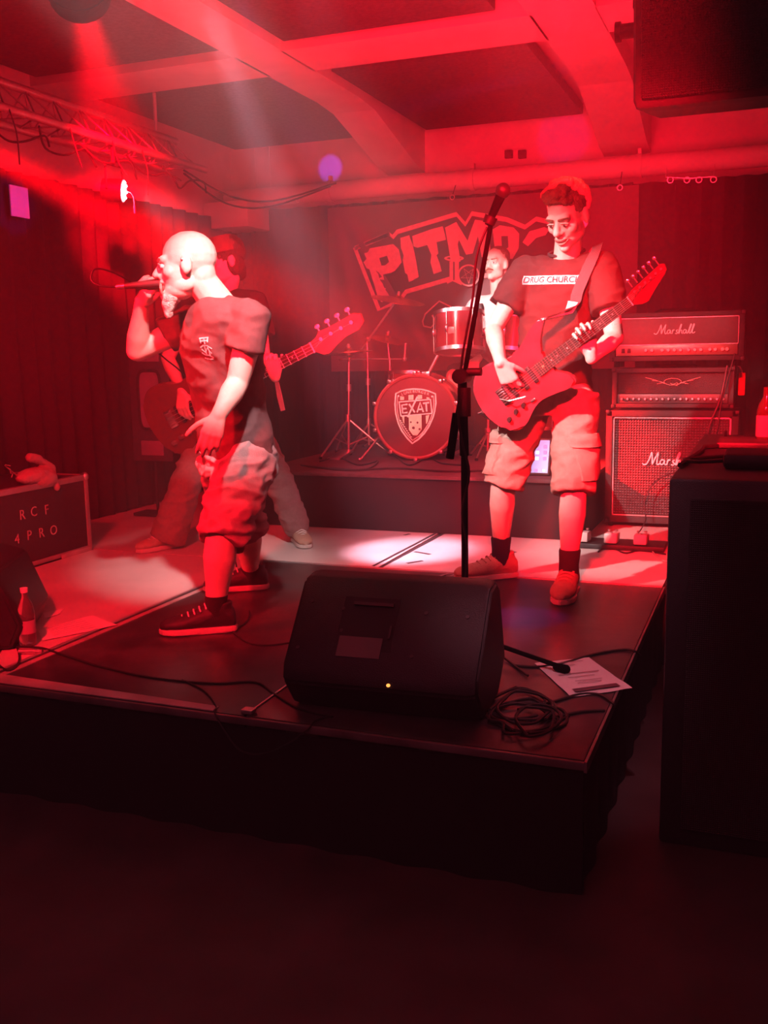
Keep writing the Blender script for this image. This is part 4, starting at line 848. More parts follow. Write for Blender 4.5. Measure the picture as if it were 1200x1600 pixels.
cable('black cable curving from the coil past the set list corner', [G_(830, 1128), G_(870, 1120), G_(910, 1112), G_(945, 1110)], .005)
b = BM(); p, q_ = G_(478, 1049, .402), G_(388, 1114, .402); tube(b, [p, q_], .004); box(b, q_-V((.02, .015, 0)), q_+V((.02, .02, .014)), .004); single('metal_rod', b, M_alu, 'thin bright metal rod with dark foot lying over the deck seam left of the monitor', 'rod', p)
# added cloth behind the bassist; motif colour imitates a violet light patch
p = AY(235, 625, 5.75); T = Thing('light_patch_cloth', 'narrow dark added cloth with a violet light patch painted as a rounded rectangle behind the bassist', 'banner', p+V((0, 0, -.35)))
b = BM(); box(b, p-V((.16, .004, .42)), p+V((.16, .004, .42)), .003); T.part('cloth', b, mat('slate_cloth', (.06, .05, .075), .8), True)
b = BM(); lp = [p+V((.09*math.copysign(abs(cos(a))**.4, cos(a)), -.008, .2*math.copysign(abs(sin(a))**.4, sin(a)))) for a in [2*pi*i/48 for i in range(48)]]; prism(b, lp, (0, .004, 0)); T.part('pale_motif', b, mat('violet_light_paint', (.26, .2, .3), .8), True)
b = BM(); tube(b, lp, .011, closed=True); T.part('scalloped_border', b, M_curt, True)
for z in (.31, -.33):
    b = BM(); box(b, p+V((-.09, -.009, z-.05)), p+V((.09, -.003, z+.05)), .002); T.part('motif_bar', b, mat('violet_light_paint', (.26, .2, .3), .8), True)
b = BM(); cyl(b, p+V((0, .02, -(p.z-.42))), p+V((0, .02, .45)), .01); box(b, p+V((-.15, -.06, -(p.z-.405))), p+V((.15, .1, -(p.z-.425)))); T.part('stand_pole', b, M_black, True)
# ================================================================ PEOPLE
def headmat(c, fw, up=(0, 0, 1)):
    fw = V(fw).normalized(); Y_ = -fw; X_ = Y_.cross(V(up)).normalized(); Z_ = X_.cross(Y_)
    return Matrix(((X_.x, Y_.x, Z_.x, c[0]), (X_.y, Y_.y, Z_.y, c[1]), (X_.z, Y_.z, Z_.z, c[2]), (0, 0, 0, 1)))
def head_bm(M, open_mouth=0, ears=True):
    b = BM(); e = lambda c, r: ell(b, c, r)
    e((0, .018, .035), (.077, .098, .088)); e((0, -.022, -.02), (.064, .068, .085)); e((0, -.066, -.086-open_mouth), (.031, .022, .026)); e((0, -.03, -.072-open_mouth*.4), (.050, .055, .040))
    e((0, -.074, -.098-open_mouth), (.023, .02, .02)); capsule(b, (-.038, -.071, .024), (.038, -.071, .024), .0155, .0155)
    capsule(b, (0, -.083, .014), (0, -.108, -.024), .0095, .0145); e((.012, -.094, -.03), (.010, .012, .009)); e((-.012, -.094, -.03), (.010, .012, .009))
    for s in (-1, 1):
        e((s*.040, -.052, -.022), (.026, .026, .026)); e((s*.038, -.01, -.062), (.022, .045, .032))
        if ears:
            e((s*.081, .012, -.004), (.011, .021, .033)); e((s*.076, .008, -.02), (.012, .012, .02))
    e((0, -.082, -.052), (.028, .018, .012)); e((0, -.078, -.072-open_mouth), (.025, .018, .011))
    e((0, .055, -.03), (.055, .05, .06))
    b.transform(M); return b
def face_parts(T, M, brow=M_hair, squint=False, mouth='closed'):
    for s in (-1, 1):
        b = BM(); ell(b, (s*.031, -.0765, .0), (.0145, .0125, .0075 if squint else .0105), n=14); b.transform(M); E_ = T.part('eye', b, M_eye, True)
        b = BM(); ell(b, (s*.031, -.0875, -.001), (.0058, .004, .0058), n=10); b.transform(M); T.part('iris', b, M_iris, True, parent=E_)
        b = BM(); tube(b, [(s*.016, -.0885, .0085), (s*.031, -.0915, .011), (s*.047, -.083, .005)], .003, 6, 4); b.transform(M); T.part('eyelid', b, M_skin, True, parent=E_)
        b = BM(); capsule(b, (s*.015, -.0925, .024), (s*.05, -.083, .028), .0052, .0035); b.transform(M); T.part('eyebrow', b, brow, True)
    if mouth == 'closed':
        b = BM(); tube(b, [(-.024, -.088, -.063), (-.01, -.1, -.059), (0, -.1005, -.0605), (.01, -.1, -.059), (.024, -.088, -.063)], .0045, 8, 4, rad=lambda t: .001+.0045*sin(pi*t)); tube(b, [(-.02, -.088, -.065), (0, -.098, -.069), (.02, -.088, -.065)], .005, 8, 4, rad=lambda t: .001+.0055*sin(pi*t)); b.transform(M); T.part('lips', b, M_lip, True)
    elif mouth == 'grin':
        b = BM(); ell(b, (0, -.087, -.063), (.026, .0125, .0085)); b.transform(M); T.part('mouth', b, M_mouth, True)
        b = BM(); ell(b, (0, -.09, -.060), (.021, .0105, .0045)); b.transform(M); T.part('teeth', b, M_teeth, True)
        b = BM(); tube(b, [(-.030, -.08, -.058), (-.012, -.098, -.055), (.012, -.098, -.055), (.030, -.08, -.058), (.012, -.096, -.073), (-.012, -.096, -.073)], .0035, 6, 4, closed=True); b.transform(M); T.part('lips', b, M_lip, True)
    else:
        b = BM(); ell(b, (0, -.086, -.075), (.022, .014, .02)); b.transform(M); T.part('mouth', b, M_mouth, True)
        b = BM(); tube(b, [(.026*cos(a), -.092, -.075+.023*sin(a)) for a in [2*pi*i/12 for i in range(12)]], .005, 6, closed=True); b.transform(M); T.part('lips', b, M_lip, True)
def hand_bm(b, wrist, fdir, back, side, curls, s=1., thumb=(.6, .75, -.25), spread=.05, tb=.5):
    f = V(fdir).normalized(); bk = V(back); bk = (bk-f*bk.dot(f)).normalized(); x = f.cross(bk)*side; w = V(wrist)
    L_ = ((.044, .027, .021), (.048, .031, .023), (.044, .029, .022), (.035, .022, .019)); offs = (.031, .0105, -.0105, -.030)
    kn = []
    for i in range(4):
        k = w+f*(.092-.004*abs(i-1.2))*s+x*offs[i]*s; kn.append(k); capsule(b, w+x*offs[i]*.55*s+f*.005, k, .016*s, .0135*s, 12)
    ell(b, w+f*.05*s-bk*.006*s, (.001, .001, .001)) if False else None
    for i in range(4):
        c = curls[i] if isinstance(curls[0], (tuple, list)) else curls; a = 0; p = kn[i]; fx = (f+x*spread*(1.3-i)).normalized()
        for j in range(3):
            a += c[j]; d = fx*cos(a)-bk*sin(a); q = p+d*L_[i][j]*s; r = (.0100, .0092, .0084, .0076); capsule(b, p, q, r[j]*s, r[j+1]*s, 10, k=3); p = q
    p = w+f*.022*s+x*.026*s; d = (f*thumb[0]+x*thumb[1]+bk*thumb[2]).normalized(); capsule(b, w+f*.01, p+d*.02*s, .017*s, .015*s, 10)
    for l, r0, r1 in ((.046, .0145, .0115), (.032, .0115, .0105), (.026, .0105, .0085)):
        q = p+d*l*s; capsule(b, p, q, r0*s, r1*s, 10, k=3); p = q; d = (d+(f*.5-x*.25-bk*.35)*tb).normalized()
def limb(b, A, B, C, r, capsule=lambda *a: capsule(*a, n=24, k=6)):  # shoulder, elbow, wrist or hip, knee, ankle with muscle bulges
    A, B, C = V(A), V(B), V(C); capsule(b, A, A.lerp(B, .45), r[0], r[1]); capsule(b, A.lerp(B, .45), B, r[1], r[2])
    m = B.lerp(C, .3); capsule(b, B, m, r[2], r[3]); capsule(b, m, B.lerp(C, .7), r[3], (r[3]+r[4])/2*.9); capsule(b, B.lerp(C, .7), C, (r[3]+r[4])/2*.9, r[4])
ARM = (.052, .047, .039, .042, .026); LEG = (.088, .078, .056, .060, .036)
def torso(b, P, Wt, Ch, Nb, lat, fr, g=0., k=1., low=-.09, pw=2.3):
    P, Wt, Ch, Nb = V(P), V(Wt), V(Ch), V(Nb); up = (Nb-P).normalized(); l2 = V(lat).normalized(); f2 = V(fr).normalized()
    loft(b, [(P+V((0, 0, low)), .150*k+g, .105*k+g, l2, f2), (P, .168*k+g, .118*k+g, l2, f2), (Wt, .150*k+g, .108*k+g, l2, f2), (Ch, .178*k+g, .125*k+g, l2, f2),
             (Ch.lerp(Nb, .55), .175*k+g, .108*k+g, l2, f2), (Ch.lerp(Nb, .85), .125*k+g, .08*k+g, l2, f2), (Nb, .06+g, .06+g, l2, f2)], pw=pw)
def shoe(T, ank, toe, zg, m, label=None, s=1., sole=M_sole, roll=0, lace=True):
    ank = V(ank); d = V((toe[0]-ank.x, toe[1]-ank.y, 0)).normalized(); x = V((-d.y, d.x, 0)); o = V((ank.x, ank.y, zg))
    Mx = Matrix(((d.x, x.x, 0, o.x), (d.y, x.y, 0, o.y), (0, 0, 1, o.z), (0, 0, 0, 1)))
    b = BM(); rs = []
    for px, w, h, z in ((-.075, .02, .02, .04), (-.07, .036, .035, .05), (-.04, .041, .055, .06), (0, .042, .062, .066), (.05, .044, .044, .052), (.10, .050, .032, .044), (.15, .050, .026, .040), (.19, .040, .022, .036), (.212, .018, .012, .032)):
        rs.append((V((px*s, 0, z*s)), w*s, h*s, (0, 1, 0), (0, 0, 1)))
    loft(b, rs, 20); loft(b, [(V((-.012, 0, .08))*s, .042*s, .05*s, (0, 1, 0), (1, 0, 0)), (V((-.016, 0, .115))*s, .040*s, .047*s, (0, 1, 0), (1, 0, 0))], 20)
    b = remesh(b, .006, 3); 
    for v in b.verts: v.co.z = max(v.co.z, .014)
    crease(b, .003, 25); b.transform(Mx); S = T.part('shoe', b, m, True, label=label)
    b = BM(); ol = [(-.082, .0), (-.074, .03), (-.045, .043), (.0, .040), (.06, .043), (.11, .052), (.16, .050), (.2, .033), (.218, .0), (.2, -.03), (.16, -.046), (.11, -.046), (.06, -.038), (0, -.036), (-.045, -.041), (-.074, -.03)]
    prism(b, [(px*s, py*s, .001) for px, py in ol], (0, 0, .024)); bmesh.ops.bevel(b, geom=b.edges[:], offset=.004, segments=2, affect='EDGES', clamp_overlap=True); b.transform(Mx); T.part('sole', b, sole, True, parent=S)
    if lace:
        b = BM()
        for i in range(5):
            px = (.035+i*.022)*s; z = (.108-i*.0095)*s; tube(b, [(px, -.030*s, z-.014), (px+.006, 0, z+.001), (px, .030*s, z-.014)], .0035, 5, 3)
        b.transform(Mx); T.part('laces', b, M_whitecl if lace == 2 else m, True, parent=S)
    return S
def cloth(b, vox=.009, amp=.014, sc=9, dv=(1, 1, 1.6), seed=0, sm=4, mask=None):
    b = remesh(b, vox, sm); crease(b, amp, sc, dv, seed, mask=mask); return b
def guitar(T, O, u, n, sc, lac, bass=False):
    """local x along the neck, y towards the upper horn, z out of the face"""
    u = V(u).normalized(); n = V(n); n = (n-u*n.dot(u)).normalized(); v = n.cross(u)
    M = Matrix(((u.x*sc, v.x*sc, n.x*sc, O[0]), (u.y*sc, v.y*sc, n.y*sc, O[1]), (u.z*sc, v.z*sc, n.z*sc, O[2]), (0, 0, 0, 1)))
    def P(name, b, m, parent=None, **k): b.transform(M); return T.part(name, b, m, True, parent=parent, **k)
    ol = [(0, 0), (.008, .06), (.035, .118), (.085, .15), (.15, .148), (.21, .122), (.27, .114), (.33, .134), (.39, .158), (.435, .165), (.452, .152), (.435, .135), (.395, .10), (.368, .06), (.352, .032), (.352, -.030), (.368, -.055), (.395, -.085), (.41, -.118), (.398, -.137), (.36, -.138), (.30, -.122), (.24, -.112), (.19, -.122), (.13, -.152), (.075, -.158), (.03, -.12), (.007, -.06)]
    pts = smoothpath([(x, y, -.021) for x, y in ol], 3, True); b = BM(); prism(b, pts, (0, 0, .042))
    es = [e for e in b.edges if abs(e.verts[0].co.z-e.verts[1].co.z) < 1e-5]; bmesh.ops.bevel(b, geom=es, offset=.008, segments=3, affect='EDGES', clamp_overlap=True)
    B_ = P('body', b, lac)
    L0, L1 = (.30, .86) if bass else (.30, .778)
    b = BM(); prism(b, [(L0, .029, .021), (L1, .0215, .021), (L1, -.0215, .021), (L0, -.029, .021)], (0, 0, .006)); FB = P('fretboard', b, M_rose)
    b = BM(); loft(b, [(V((L0+.03, 0, .012)), .026, .016, (0, 1, 0), (0, 0, 1)), (V((L0+.08, 0, .012)), .026, .013, (0, 1, 0), (0, 0, 1)), (V((L1, 0, .012)), .021, .011, (0, 1, 0), (0, 0, 1))], 14); P('neck', b, M_maple)
    sl = L1-.13
    for i in range(1, 21 if bass else 23):
        x = L1-sl*(1-2**(-i/12)); w = .0215+(L1-x)/(L1-L0)*.0075; b = BM(); cyl(b, (x, -w, .0275), (x, w, .0275), .0012, n=5); P('fret', b, M_chrome, FB)
    for i in (3, 5, 7, 9, 12, 15, 17):
        x = L1-sl*(1-2**(-(i-.5)/12)); b = BM(); cyl(b, (x, 0, .0265), (x, 0, .0278), .003, n=8); P('inlay', b, M_print, FB)
    if bass: hs = [(L1, .022), (L1+.03, .026), (L1+.05, .044), (L1+.10, .038), (L1+.16, .042), (L1+.21, .046), (L1+.24, .03), (L1+.235, .0), (L1+.20, -.02), (L1+.14, -.018), (L1+.09, -.034), (L1+.05, -.05), (L1+.025, -.045), (L1, -.022)]; nt = 4
    else: hs = [(L1, .022), (L1+.025, .03), (L1+.17, .045), (L1+.185, .035), (L1+.18, .012), (L1+.16, .0), (L1+.10, -.022), (L1+.055, -.045), (L1+.03, -.04), (L1, -.022)]; nt = 6
    b = BM(); prism(b, [(x, y, .006) for x, y in hs], (0, 0, .014)); bmesh.ops.bevel(b, geom=b.edges[:], offset=.002, segments=1, affect='EDGES', clamp_overlap=True); H_ = P('headstock', b, mat('shaded_maple', (.22, .1, .07), .5) if bass else lac)  # bass headstock darkened in colour, imitating shade from the white light
    for i in range(nt):
        x = L1+(.05+i*.048 if bass else .035+i*.026); y = .032+i*.0015+.006*(not bass); b = BM()
        cyl(b, (x, y-.018, .018), (x, y-.018, .032), .005 if not bass else .008, n=10); cyl(b, (x, y, .01), (x, y+.022, .01), .003, n=6); ell(b, (x, y+.03, .01), (.008 if not bass else .012, .009, .004), n=10); P('tuner', b, M_chrome, H_)
    b = BM(); box(b, (L1-.003, -.0215, .024), (L1+.002, .0215, .031)); P('nut', b, M_print)
    for i in range(nt):
        t = i/(nt-1)-.5; b = BM(); cyl(b, (.13, t*.052, .036), (L1, t*.036, .0305), .0007 if not bass else .0012, n=4); x = L1+(.05+i*.048 if bass else .035+i*.026); cyl(b, (L1, t*.036, .0305), (x, .016, .028), .0006, n=4); P('string', b, M_chrome)
    b = BM(); box(b, (.10, -.038, .021), (.138, .038, .033), .003); BR = P('bridge', b, M_plastic if not bass else M_chrome)
    for i in range(nt): b = BM(); t = i/(nt-1)-.5; box(b, (.104, t*.056-.0035, .03), (.134, t*.056+.0035, .0365), .001); P('saddle', b, M_chrome, BR)
    for x in ((.165, .225, .275) if not bass else (.17, .235)):
        b = BM(); box(b, (x-.010, -.04, .019), (x+.010, .04, .030), .004, rot=Matrix.Rotation(.12 if x < .18 else 0, 3, 'Z')); P('pickup', b, M_plastic)
    for x, y in ((.12, -.085), (.075, -.095), (.165, -.082)): b = BM(); cyl(b, (x, y, .02), (x, y, .038), .011, .009, 14); P('knob', b, M_plastic if not bass else M_chrome)
    b = BM(); box(b, (.20, -.095, .02), (.225, -.085, .03), .002); P('switch', b, M_chrome)
    for x, y in ((-.008, 0), (.447, .158)): b = BM(); ell(b, (x, y, 0), (.009, .009, .009), n=10); P('strap_button', b, M_chrome)
    if not bass: b = BM(); cyl(b, (.10, .0, .033), (.135, -.03, .055), .0025, n=6); cyl(b, (.135, -.03, .055), (.20, -.055, .05), .0025, n=6); P('tremolo_arm', b, M_chrome)
    return M
def hairshell(T, M, m, c=(0, .034, .052), r=(.083, .099, .083), tufts=(), name='hair', amp=.010):
    b = BM(); ell(b, c, r)
    for cc, rr_ in tufts: ell(b, cc, rr_)
    b = remesh(b, .006, 2); b.transform(M); crease(b, amp, 38, (1, 1, .5), 3); T.part(name, b, m, True)

# ---------------------------------------------------------------- GUITARIST
g0 = AZ(850, 925, .402); T = Thing('person', 'guitarist in dark t-shirt with white chest lettering and khaki cargo shorts, looking down', 'person', g0)
fr = V((-.12, -.99, 0)).normalized(); lat = V((-fr.y, fr.x, 0))    # lat: his left = image right
P0, W0, C0, N0 = AY(862, 612, 4.52), AY(866, 548, 4.53), AY(878, 472, 4.53), AY(885, 402, 4.50)
shR, shL = AY(822, 424, 4.50), AY(941, 418, 4.46)
elR, wrR = AY(771, 515, 4.42), AY(782, 566, 4.12)
elL, wrL = AY(960, 528, 4.36), AY(924, 560, 4.20)
hpR, hpL = AY(826, 628, 4.50), AY(900, 630, 4.44)
knR, knL = AY(786, 752, 4.42), AY(897, 762, 4.30)
anR, anL = AY(782, 868, 4.60), AY(888, 894, 4.38)
hc = AY(887, 338, 4.40); fw = V((-.30, -.80, -.50)); Mh = headmat(hc, fw, (-.12, -.4, .9)) @ Matrix.Scale(1.07, 4)
b = head_bm(Mh); torso(b, P0, W0, C0, N0, lat, fr, -.015); capsule(b, N0-V((0, 0, .04)), hc-V((0, -.03, .08)), .062, .058)
for s, (sh, e_, w_) in enumerate(((shR, elR, wrR), (shL, elL, wrL))): capsule(b, N0-V((0, 0, .05)), sh, .055, .055); limb(b, sh, e_, w_, ARM)
for h_, k_, a_ in ((hpR, knR, anR), (hpL, knL, anL)): limb(b, h_, k_, a_, LEG); capsule(b, a_, a_-V((0, .01, .03)), .034, .03)
# guitar geometry first, hands close on it
gA, gB = AY(757, 641, 4.23), AY(1048, 422, 4.12); gu = (gB-gA).normalized(); gs = (gB-gA).length/.965; gn = (CP-V((0, 0, .2))-gA).normalized(); gn = (gn-gu*gn.dot(gu)).normalized(); gv = gn.cross(gu)
gp = lambda x, y, z=0: gA+(gu*x+gv*y+gn*z)*gs
hand_bm(b, wrR, (gp(.185, .01, .055)-wrR), gn*.9+gv*.35, -1, [(.35, .7, .5), (.5, .8, .5), (.6, .9, .5), (.7, .9, .6)], 1.0, thumb=(.7, .45, -.5), spread=.04)
nk = gp(.53, -.05, -.015); capsule(b, wrL, wrL.lerp(nk, .5), .026, .026)
wl2 = wrL.lerp(nk, .5); hand_bm(b, wl2, gv*.9+gu*.25+gn*.2, -gn*.9-gu*.3+gv*.2, -1, [(.35, 1.2, .9), (.3, 1.25, .9), (.35, 1.2, .9), (.5, 1.1, .9)], .95, thumb=(.7, .35, .2), spread=.12, tb=.2)
b = remesh(b, .0045, 6); T.part('body', b, M_skin, True)
face_parts(T, Mh, squint=True, mouth='grin')
hairshell(T, Mh, M_hair, c=(0, .034, .052), r=(.086, .100, .086), tufts=[((-.02, -.045, .115), (.04, .035, .025)), ((.025, -.03, .125), (.035, .04, .022)), ((0, .01, .135), (.05, .05, .02)), ((-.03, -.06, .10), (.02, .02, .018)), ((.045, -.045, .09), (.02, .03, .02)), ((0, -.06, .105), (.045, .025, .022)), ((.02, -.05, .118), (.04, .035, .022)), ((-.04, -.03, .11), (.03, .04, .025))], amp=.014)
b = BM(); torso(b, P0+V((0, 0, -.01)), W0, C0, N0-V((0, 0, .008)), lat, fr, .012, 1.02, low=-.05)
for sh, e_ in ((shR, elR), (shL, elL)):
    d = (e_-sh); capsule(b, N0-V((0, 0, .055)), sh, .062, .072); cyl(b, sh-d*.05, sh+d*.62, .072, .085, 20)
b = cloth(b, .008, .012, 8, seed=2); bv = BVHTree.FromBMesh(b); SH = T.part('t_shirt', b, M_redlit_tee, True)
pc = AY(858, 437, 4.30); nr_ = -fr*-1; px_ = lat; ctr = AY(860, 437, 4.39)
slant = (lat*1.0+V((0, 0, -.035))).normalized(); upv = slant.cross(fr).normalized(); upv = upv if upv.z > 0 else -upv
b = BM(); grid2(b, .262, .038, 26, 5); project(b, ctr, slant, upv, bv, .0025); bvb = BVHTree.FromBMesh(b); T.part('print_bar', b, M_print, True)
b = textbm('DRUG CHURCH', .036, 0, .0004, .12, True, 1.0); project(b, ctr, slant, upv, bvb, .0022); T.part('print_lettering', b, M_ink, True, smooth=False)
b = BM(); tube(b, [N0+V((0, 0, .012))+(lat*cos(a)*.078+fr*sin(a)*.074)+V((0, 0, -.022*sin(a)+.01)) for a in [2*pi*i/24 for i in range(24)]], .007, closed=True); T.part('neckband', b, M_tee, True)
# shorts
b = BM(); loft(b, [(P0+V((0, 0, .06)), .165, .12, lat, fr), (P0, .185, .135, lat, fr), (P0-V((0, 0, .10)), .195, .14, lat, fr)], pw=2.3)
for h_, k_, a_ in ((hpR, knR, anR), (hpL, knL, anL)):
    d = (k_-h_); cyl(b, h_-d*.1, h_+d*.5, .104, .102, 22); cyl(b, h_+d*.45, k_+(a_-k_)*.06, .104, .096, 22)
b = cloth(b, .008, .02, 7, (1, 1, 1.8), 5); bv2 = BVHTree.FromBMesh(b); T.part('cargo_shorts', b, M_khaki, True)
for (h_, k_, s) in ((hpR, knR, -1), (hpL, knL, 1)):
    c = h_.lerp(k_, .66); outv = (lat*s*.9+fr*.45).normalized(); tx = V((0, 0, 1)).cross(outv).normalized()
    for (w, h, dz, nm, o_) in ((.135, .17, 0, 'cargo_pocket', .010), (.145, .055, .085, 'pocket_flap', .020)):
        b = BM(); grid2(b, w, h, 12, 12); project(b, c+V((0, 0, dz)), tx, (0, 0, 1), bv2, o_)
        b2 = b; g_ = bmesh.ops.extrude_face_region(b2, geom=b2.faces[:]); bmesh.ops.translate(b2, vec=-outv*.022, verts=[e for e in g_['geom'] if isinstance(e, bmesh.types.BMVert)]); T.part(nm, b2, M_khaki, True)
for a_, k_ in ((anR, knR), (anL, knL)):
    b = BM(); d = (k_-a_).normalized(); loft(b, [(a_-V((0, 0, .04)), .046, .046, (1, 0, 0), (0, 1, 0)), (a_+d*.04, .044, .044, (1, 0, 0), (0, 1, 0)), (a_+d*.105, .049, .049, (1, 0, 0), (0, 1, 0)), (a_+d*.115, .046, .046, (1, 0, 0), (0, 1, 0))], 20); crease(b, .004, 30); T.part('sock', b, M_sock, True)
shoe(T, (anR.x, anR.y, 0), AZ(742, 905, .402), .402, M_shoe, s=1.12, lace=1); shoe(T, (anL.x, anL.y, 0), (anL.x+.01, anL.y-.3, 0), .402, M_shoe, s=1.12, lace=1)
T2 = Thing('electric_guitar', 'red electric guitar slung across the guitarist in cargo shorts', 'guitar', gA); guitar(T2, gA, gu, gn, gs, M_gtr)
# strap
st0 = gp(.447, .158, .0); sp = [st0, AY(893, 480, 4.33), AY(903, 455, 4.36), AY(918, 420, 4.385), AY(930, 394, 4.41), AY(934, 383, 4.48), AY(930, 392, 4.62), AY(900, 470, 4.70), AY(850, 560, 4.69), AY(805, 620, 4.62), AY(785, 655, 4.45), gp(-.008, 0, 0)]
sp = smoothpath(sp, 5); b = BM(); ribbon(b, sp, .052, [lat+V((0, 0, .35)) for _ in sp], .004); T2.part('strap', b, mat('dark_strap', (.11, .05, .06), .7, bump=.4, scale=200), True)
b = BM(); e0 = [st0+gn*.012, AY(888, 490, 4.315), AY(896, 472, 4.335)]; ribbon(b, e0, [.022, .045, .05], [lat+V((0, 0, .35))]*3, .008); T2.part('strap_end', b, M_whitecl, True, label='pale strap end')
# ---------------------------------------------------------------- SINGER
s0 = AZ(350, 985, .402); T = Thing('person', 'bald bearded singer in dark t-shirt and baggy shorts leaning into his microphone', 'person', s0)
fr = V((-.62, -.78, 0)).normalized(); lat = V((-fr.y, fr.x, 0))
P0, W0, C0, N0 = AY(372, 705, 3.62), AY(360, 640, 3.60), AY(345, 545, 3.54), AY(342, 462, 3.46)
shL, shR = AY(396, 492, 3.40), AY(305, 500, 3.62)
elL, wrL = AY(371, 598, 3.38), AY(340, 652, 3.22)
elR, wrR = AY(214, 548, 3.50), AY(222, 470, 3.42)
hpL, hpR = AY(386, 722, 3.54), AY(352, 722, 3.70)
knL, knR = AY(346, 838, 3.34), AY(385, 822, 3.88)
anL, anR = AY(337, 948, 3.34), AY(392, 893, 4.02)
hc = AY(290, 416, 3.38); fw = V((-.90, -.42, -.06)); Mh = headmat(hc, fw, (-.10, 0, 1)); Mh = Mh @ Matrix.Scale(1.08, 4)
b = head_bm(Mh, .016); torso(b, P0, W0, C0, N0, lat, fr, -.01); capsule(b, N0-V((0, 0, .04)), hc+V((.05, .03, -.06)), .068, .062)
for sh, e_, w_ in ((shR, elR, wrR), (shL, elL, wrL)): capsule(b, N0-V((0, 0, .06)), sh-V((0, 0, .02)), .052, .046); limb(b, sh-V((0, 0, .015)), e_, w_, (.050, .052, .044, .046, .029))
for h_, k_, a_ in ((hpR, knR, anR), (hpL, knL, anL)): limb(b, h_, k_, a_, (.088, .080, .062, .066, .04)); capsule(b, a_, a_-V((0, .01, .03)), .034, .03)
mA, mB = AY(196, 447, 3.34), AY(262, 441, 3.345); md = (mB-mA).normalized()
mg = mA.lerp(mB, .42)
hand_bm(b, wrR+V((0, 0, .0)), (mg+V((.015, -.01, .0))-wrR), V((.25, -.9, .1)), 1, [(.75, 1.1, .7), (.8, 1.15, .7), (.85, 1.15, .7), (.9, 1.1, .7)], 1.0, thumb=(.85, .35, -.35), spread=.05)
hand_bm(b, wrL, AY(328, 688, 3.14)-wrL, V((.5, -.8, .2)), 1, [(.6, .6, .4), (.65, .7, .4), (.7, .75, .4), (.75, .8, .4)], 1.0, spread=.05)
b = remesh(b, .0045, 6); T.part('body', b, M_skin, True); face_parts(T, Mh, brow=M_grey, mouth='open')
b = BM(); ell(b, (0, -.062, -.108), (.036, .034, .024)); ell(b, (0, -.075, -.132), (.028, .024, .028)); ell(b, (0, -.078, -.158), (.017, .016, .022)); ell(b, (.0, -.085, -.1), (.02, .014, .012))
b = remesh(b, .005, 2); b.transform(Mh); crease(b, .008, 40, (1, 1, .5)); T.part('beard', b, M_grey, True)
b = BM(); ell(b, (.088, .0, .012), (.006, .006, .006), n=8); b.transform(Mh); T.part('earring', b, M_chrome, True)
b = BM(); torso(b, P0+V((0, 0, .0)), W0, C0, N0-V((0, 0, .01)), lat, fr, .022, 1.06, low=-.08)
for sh, e_ in ((shR, elR), (shL, elL)): d = e_-sh; capsule(b, N0-V((0, 0, .058)), sh-V((0, 0, .01)), .066, .068); cyl(b, sh-d*.02, sh+d*.52, .068, .080, 20)
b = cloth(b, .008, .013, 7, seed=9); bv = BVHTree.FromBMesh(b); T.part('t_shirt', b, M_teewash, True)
ctr = AY(305, 543, 3.3); b = BM(); rr = random.Random(2)
E1 = [[(-.022, .035), (.022, .038)], [(-.02, .024), (.018, .027)], [(-.018, .034), (-.018, .016)], [(0, .036), (.002, .012)], [(.018, .036), (.016, .02)], [(-.03, .0), (-.01, .008), (.012, .006), (.026, -.006)], [(-.026, -.006), (-.008, -.02), (.006, -.002), (.02, -.024)], [(-.03, -.02), (-.012, -.03), (.004, -.03), (.02, -.04)], [(-.028, -.04), (0, -.046), (.014, -.044)], [(-.004, .01), (-.008, -.028)], [(.012, .004), (.008, -.034)]]
for l_ in E1: stroke2(b, l_, .005)
project(b, ctr, (lat*.6-fr*0.0+V((.4, .1, 0))).normalized(), (0, 0, 1), bv, .003); T.part('chest_print', b, M_print, True, smooth=False)
b = BM(); loft(b, [(P0+V((0, 0, .05)), .17, .13, lat, fr), (P0, .19, .145, lat, fr), (P0-V((0, 0, .10)), .195, .15, lat, fr)], pw=2.3)
for h_, k_, a_ in ((hpR, knR, anR), (hpL, knL, anL)): d = (k_-h_); cyl(b, h_-d*.1, h_+d*.5, .118, .120, 22); cyl(b, h_+d*.45, k_+(a_-k_)*.10, .120, .100, 22)
b = cloth(b, .008, .024, 7, (1, 1, 2.2), 4); T.part('baggy_shorts', b, mat('grey_cotton', (.33, .25, .26), .85, bump=.3, scale=240), True)
for a_, k_ in ((anL, knL), (anR, knR)):
    b = BM(); d = (k_-a_).normalized(); loft(b, [(a_-V((0, 0, .03)), .045, .045, (1, 0, 0), (0, 1, 0)), (a_+d*.03, .045, .045, (1, 0, 0), (0, 1, 0)), (a_+d*.05, .046, .046, (1, 0, 0), (0, 1, 0))], 18); T.part('sock', b, M_sock, True)
shoe(T, (anL.x, anL.y, 0), (anL.x-.26, anL.y-.16, 0), .402, M_shoeb, s=1.05, lace=2); shoe(T, (anR.x, anR.y, 0), (anR.x-.26, anR.y-.14, 0), .402, M_shoeb, s=1.05, lace=2)
T = Thing('microphone', 'corded vocal microphone held to the mouth of the bald singer', 'microphone', mg)
b = BM(); cyl(b, mA, mB-md*.02, .011, .019, 16); T.part('handle', b, M_lid, True); b = BM(); ell(b, mB+md*.004, (.025, .025, .025)); T.part('grille', b, M_alu, True)
b = BM(); cyl(b, mA-md*.04, mA, .009, .010); T.part('cable_plug', b, M_alu, True)
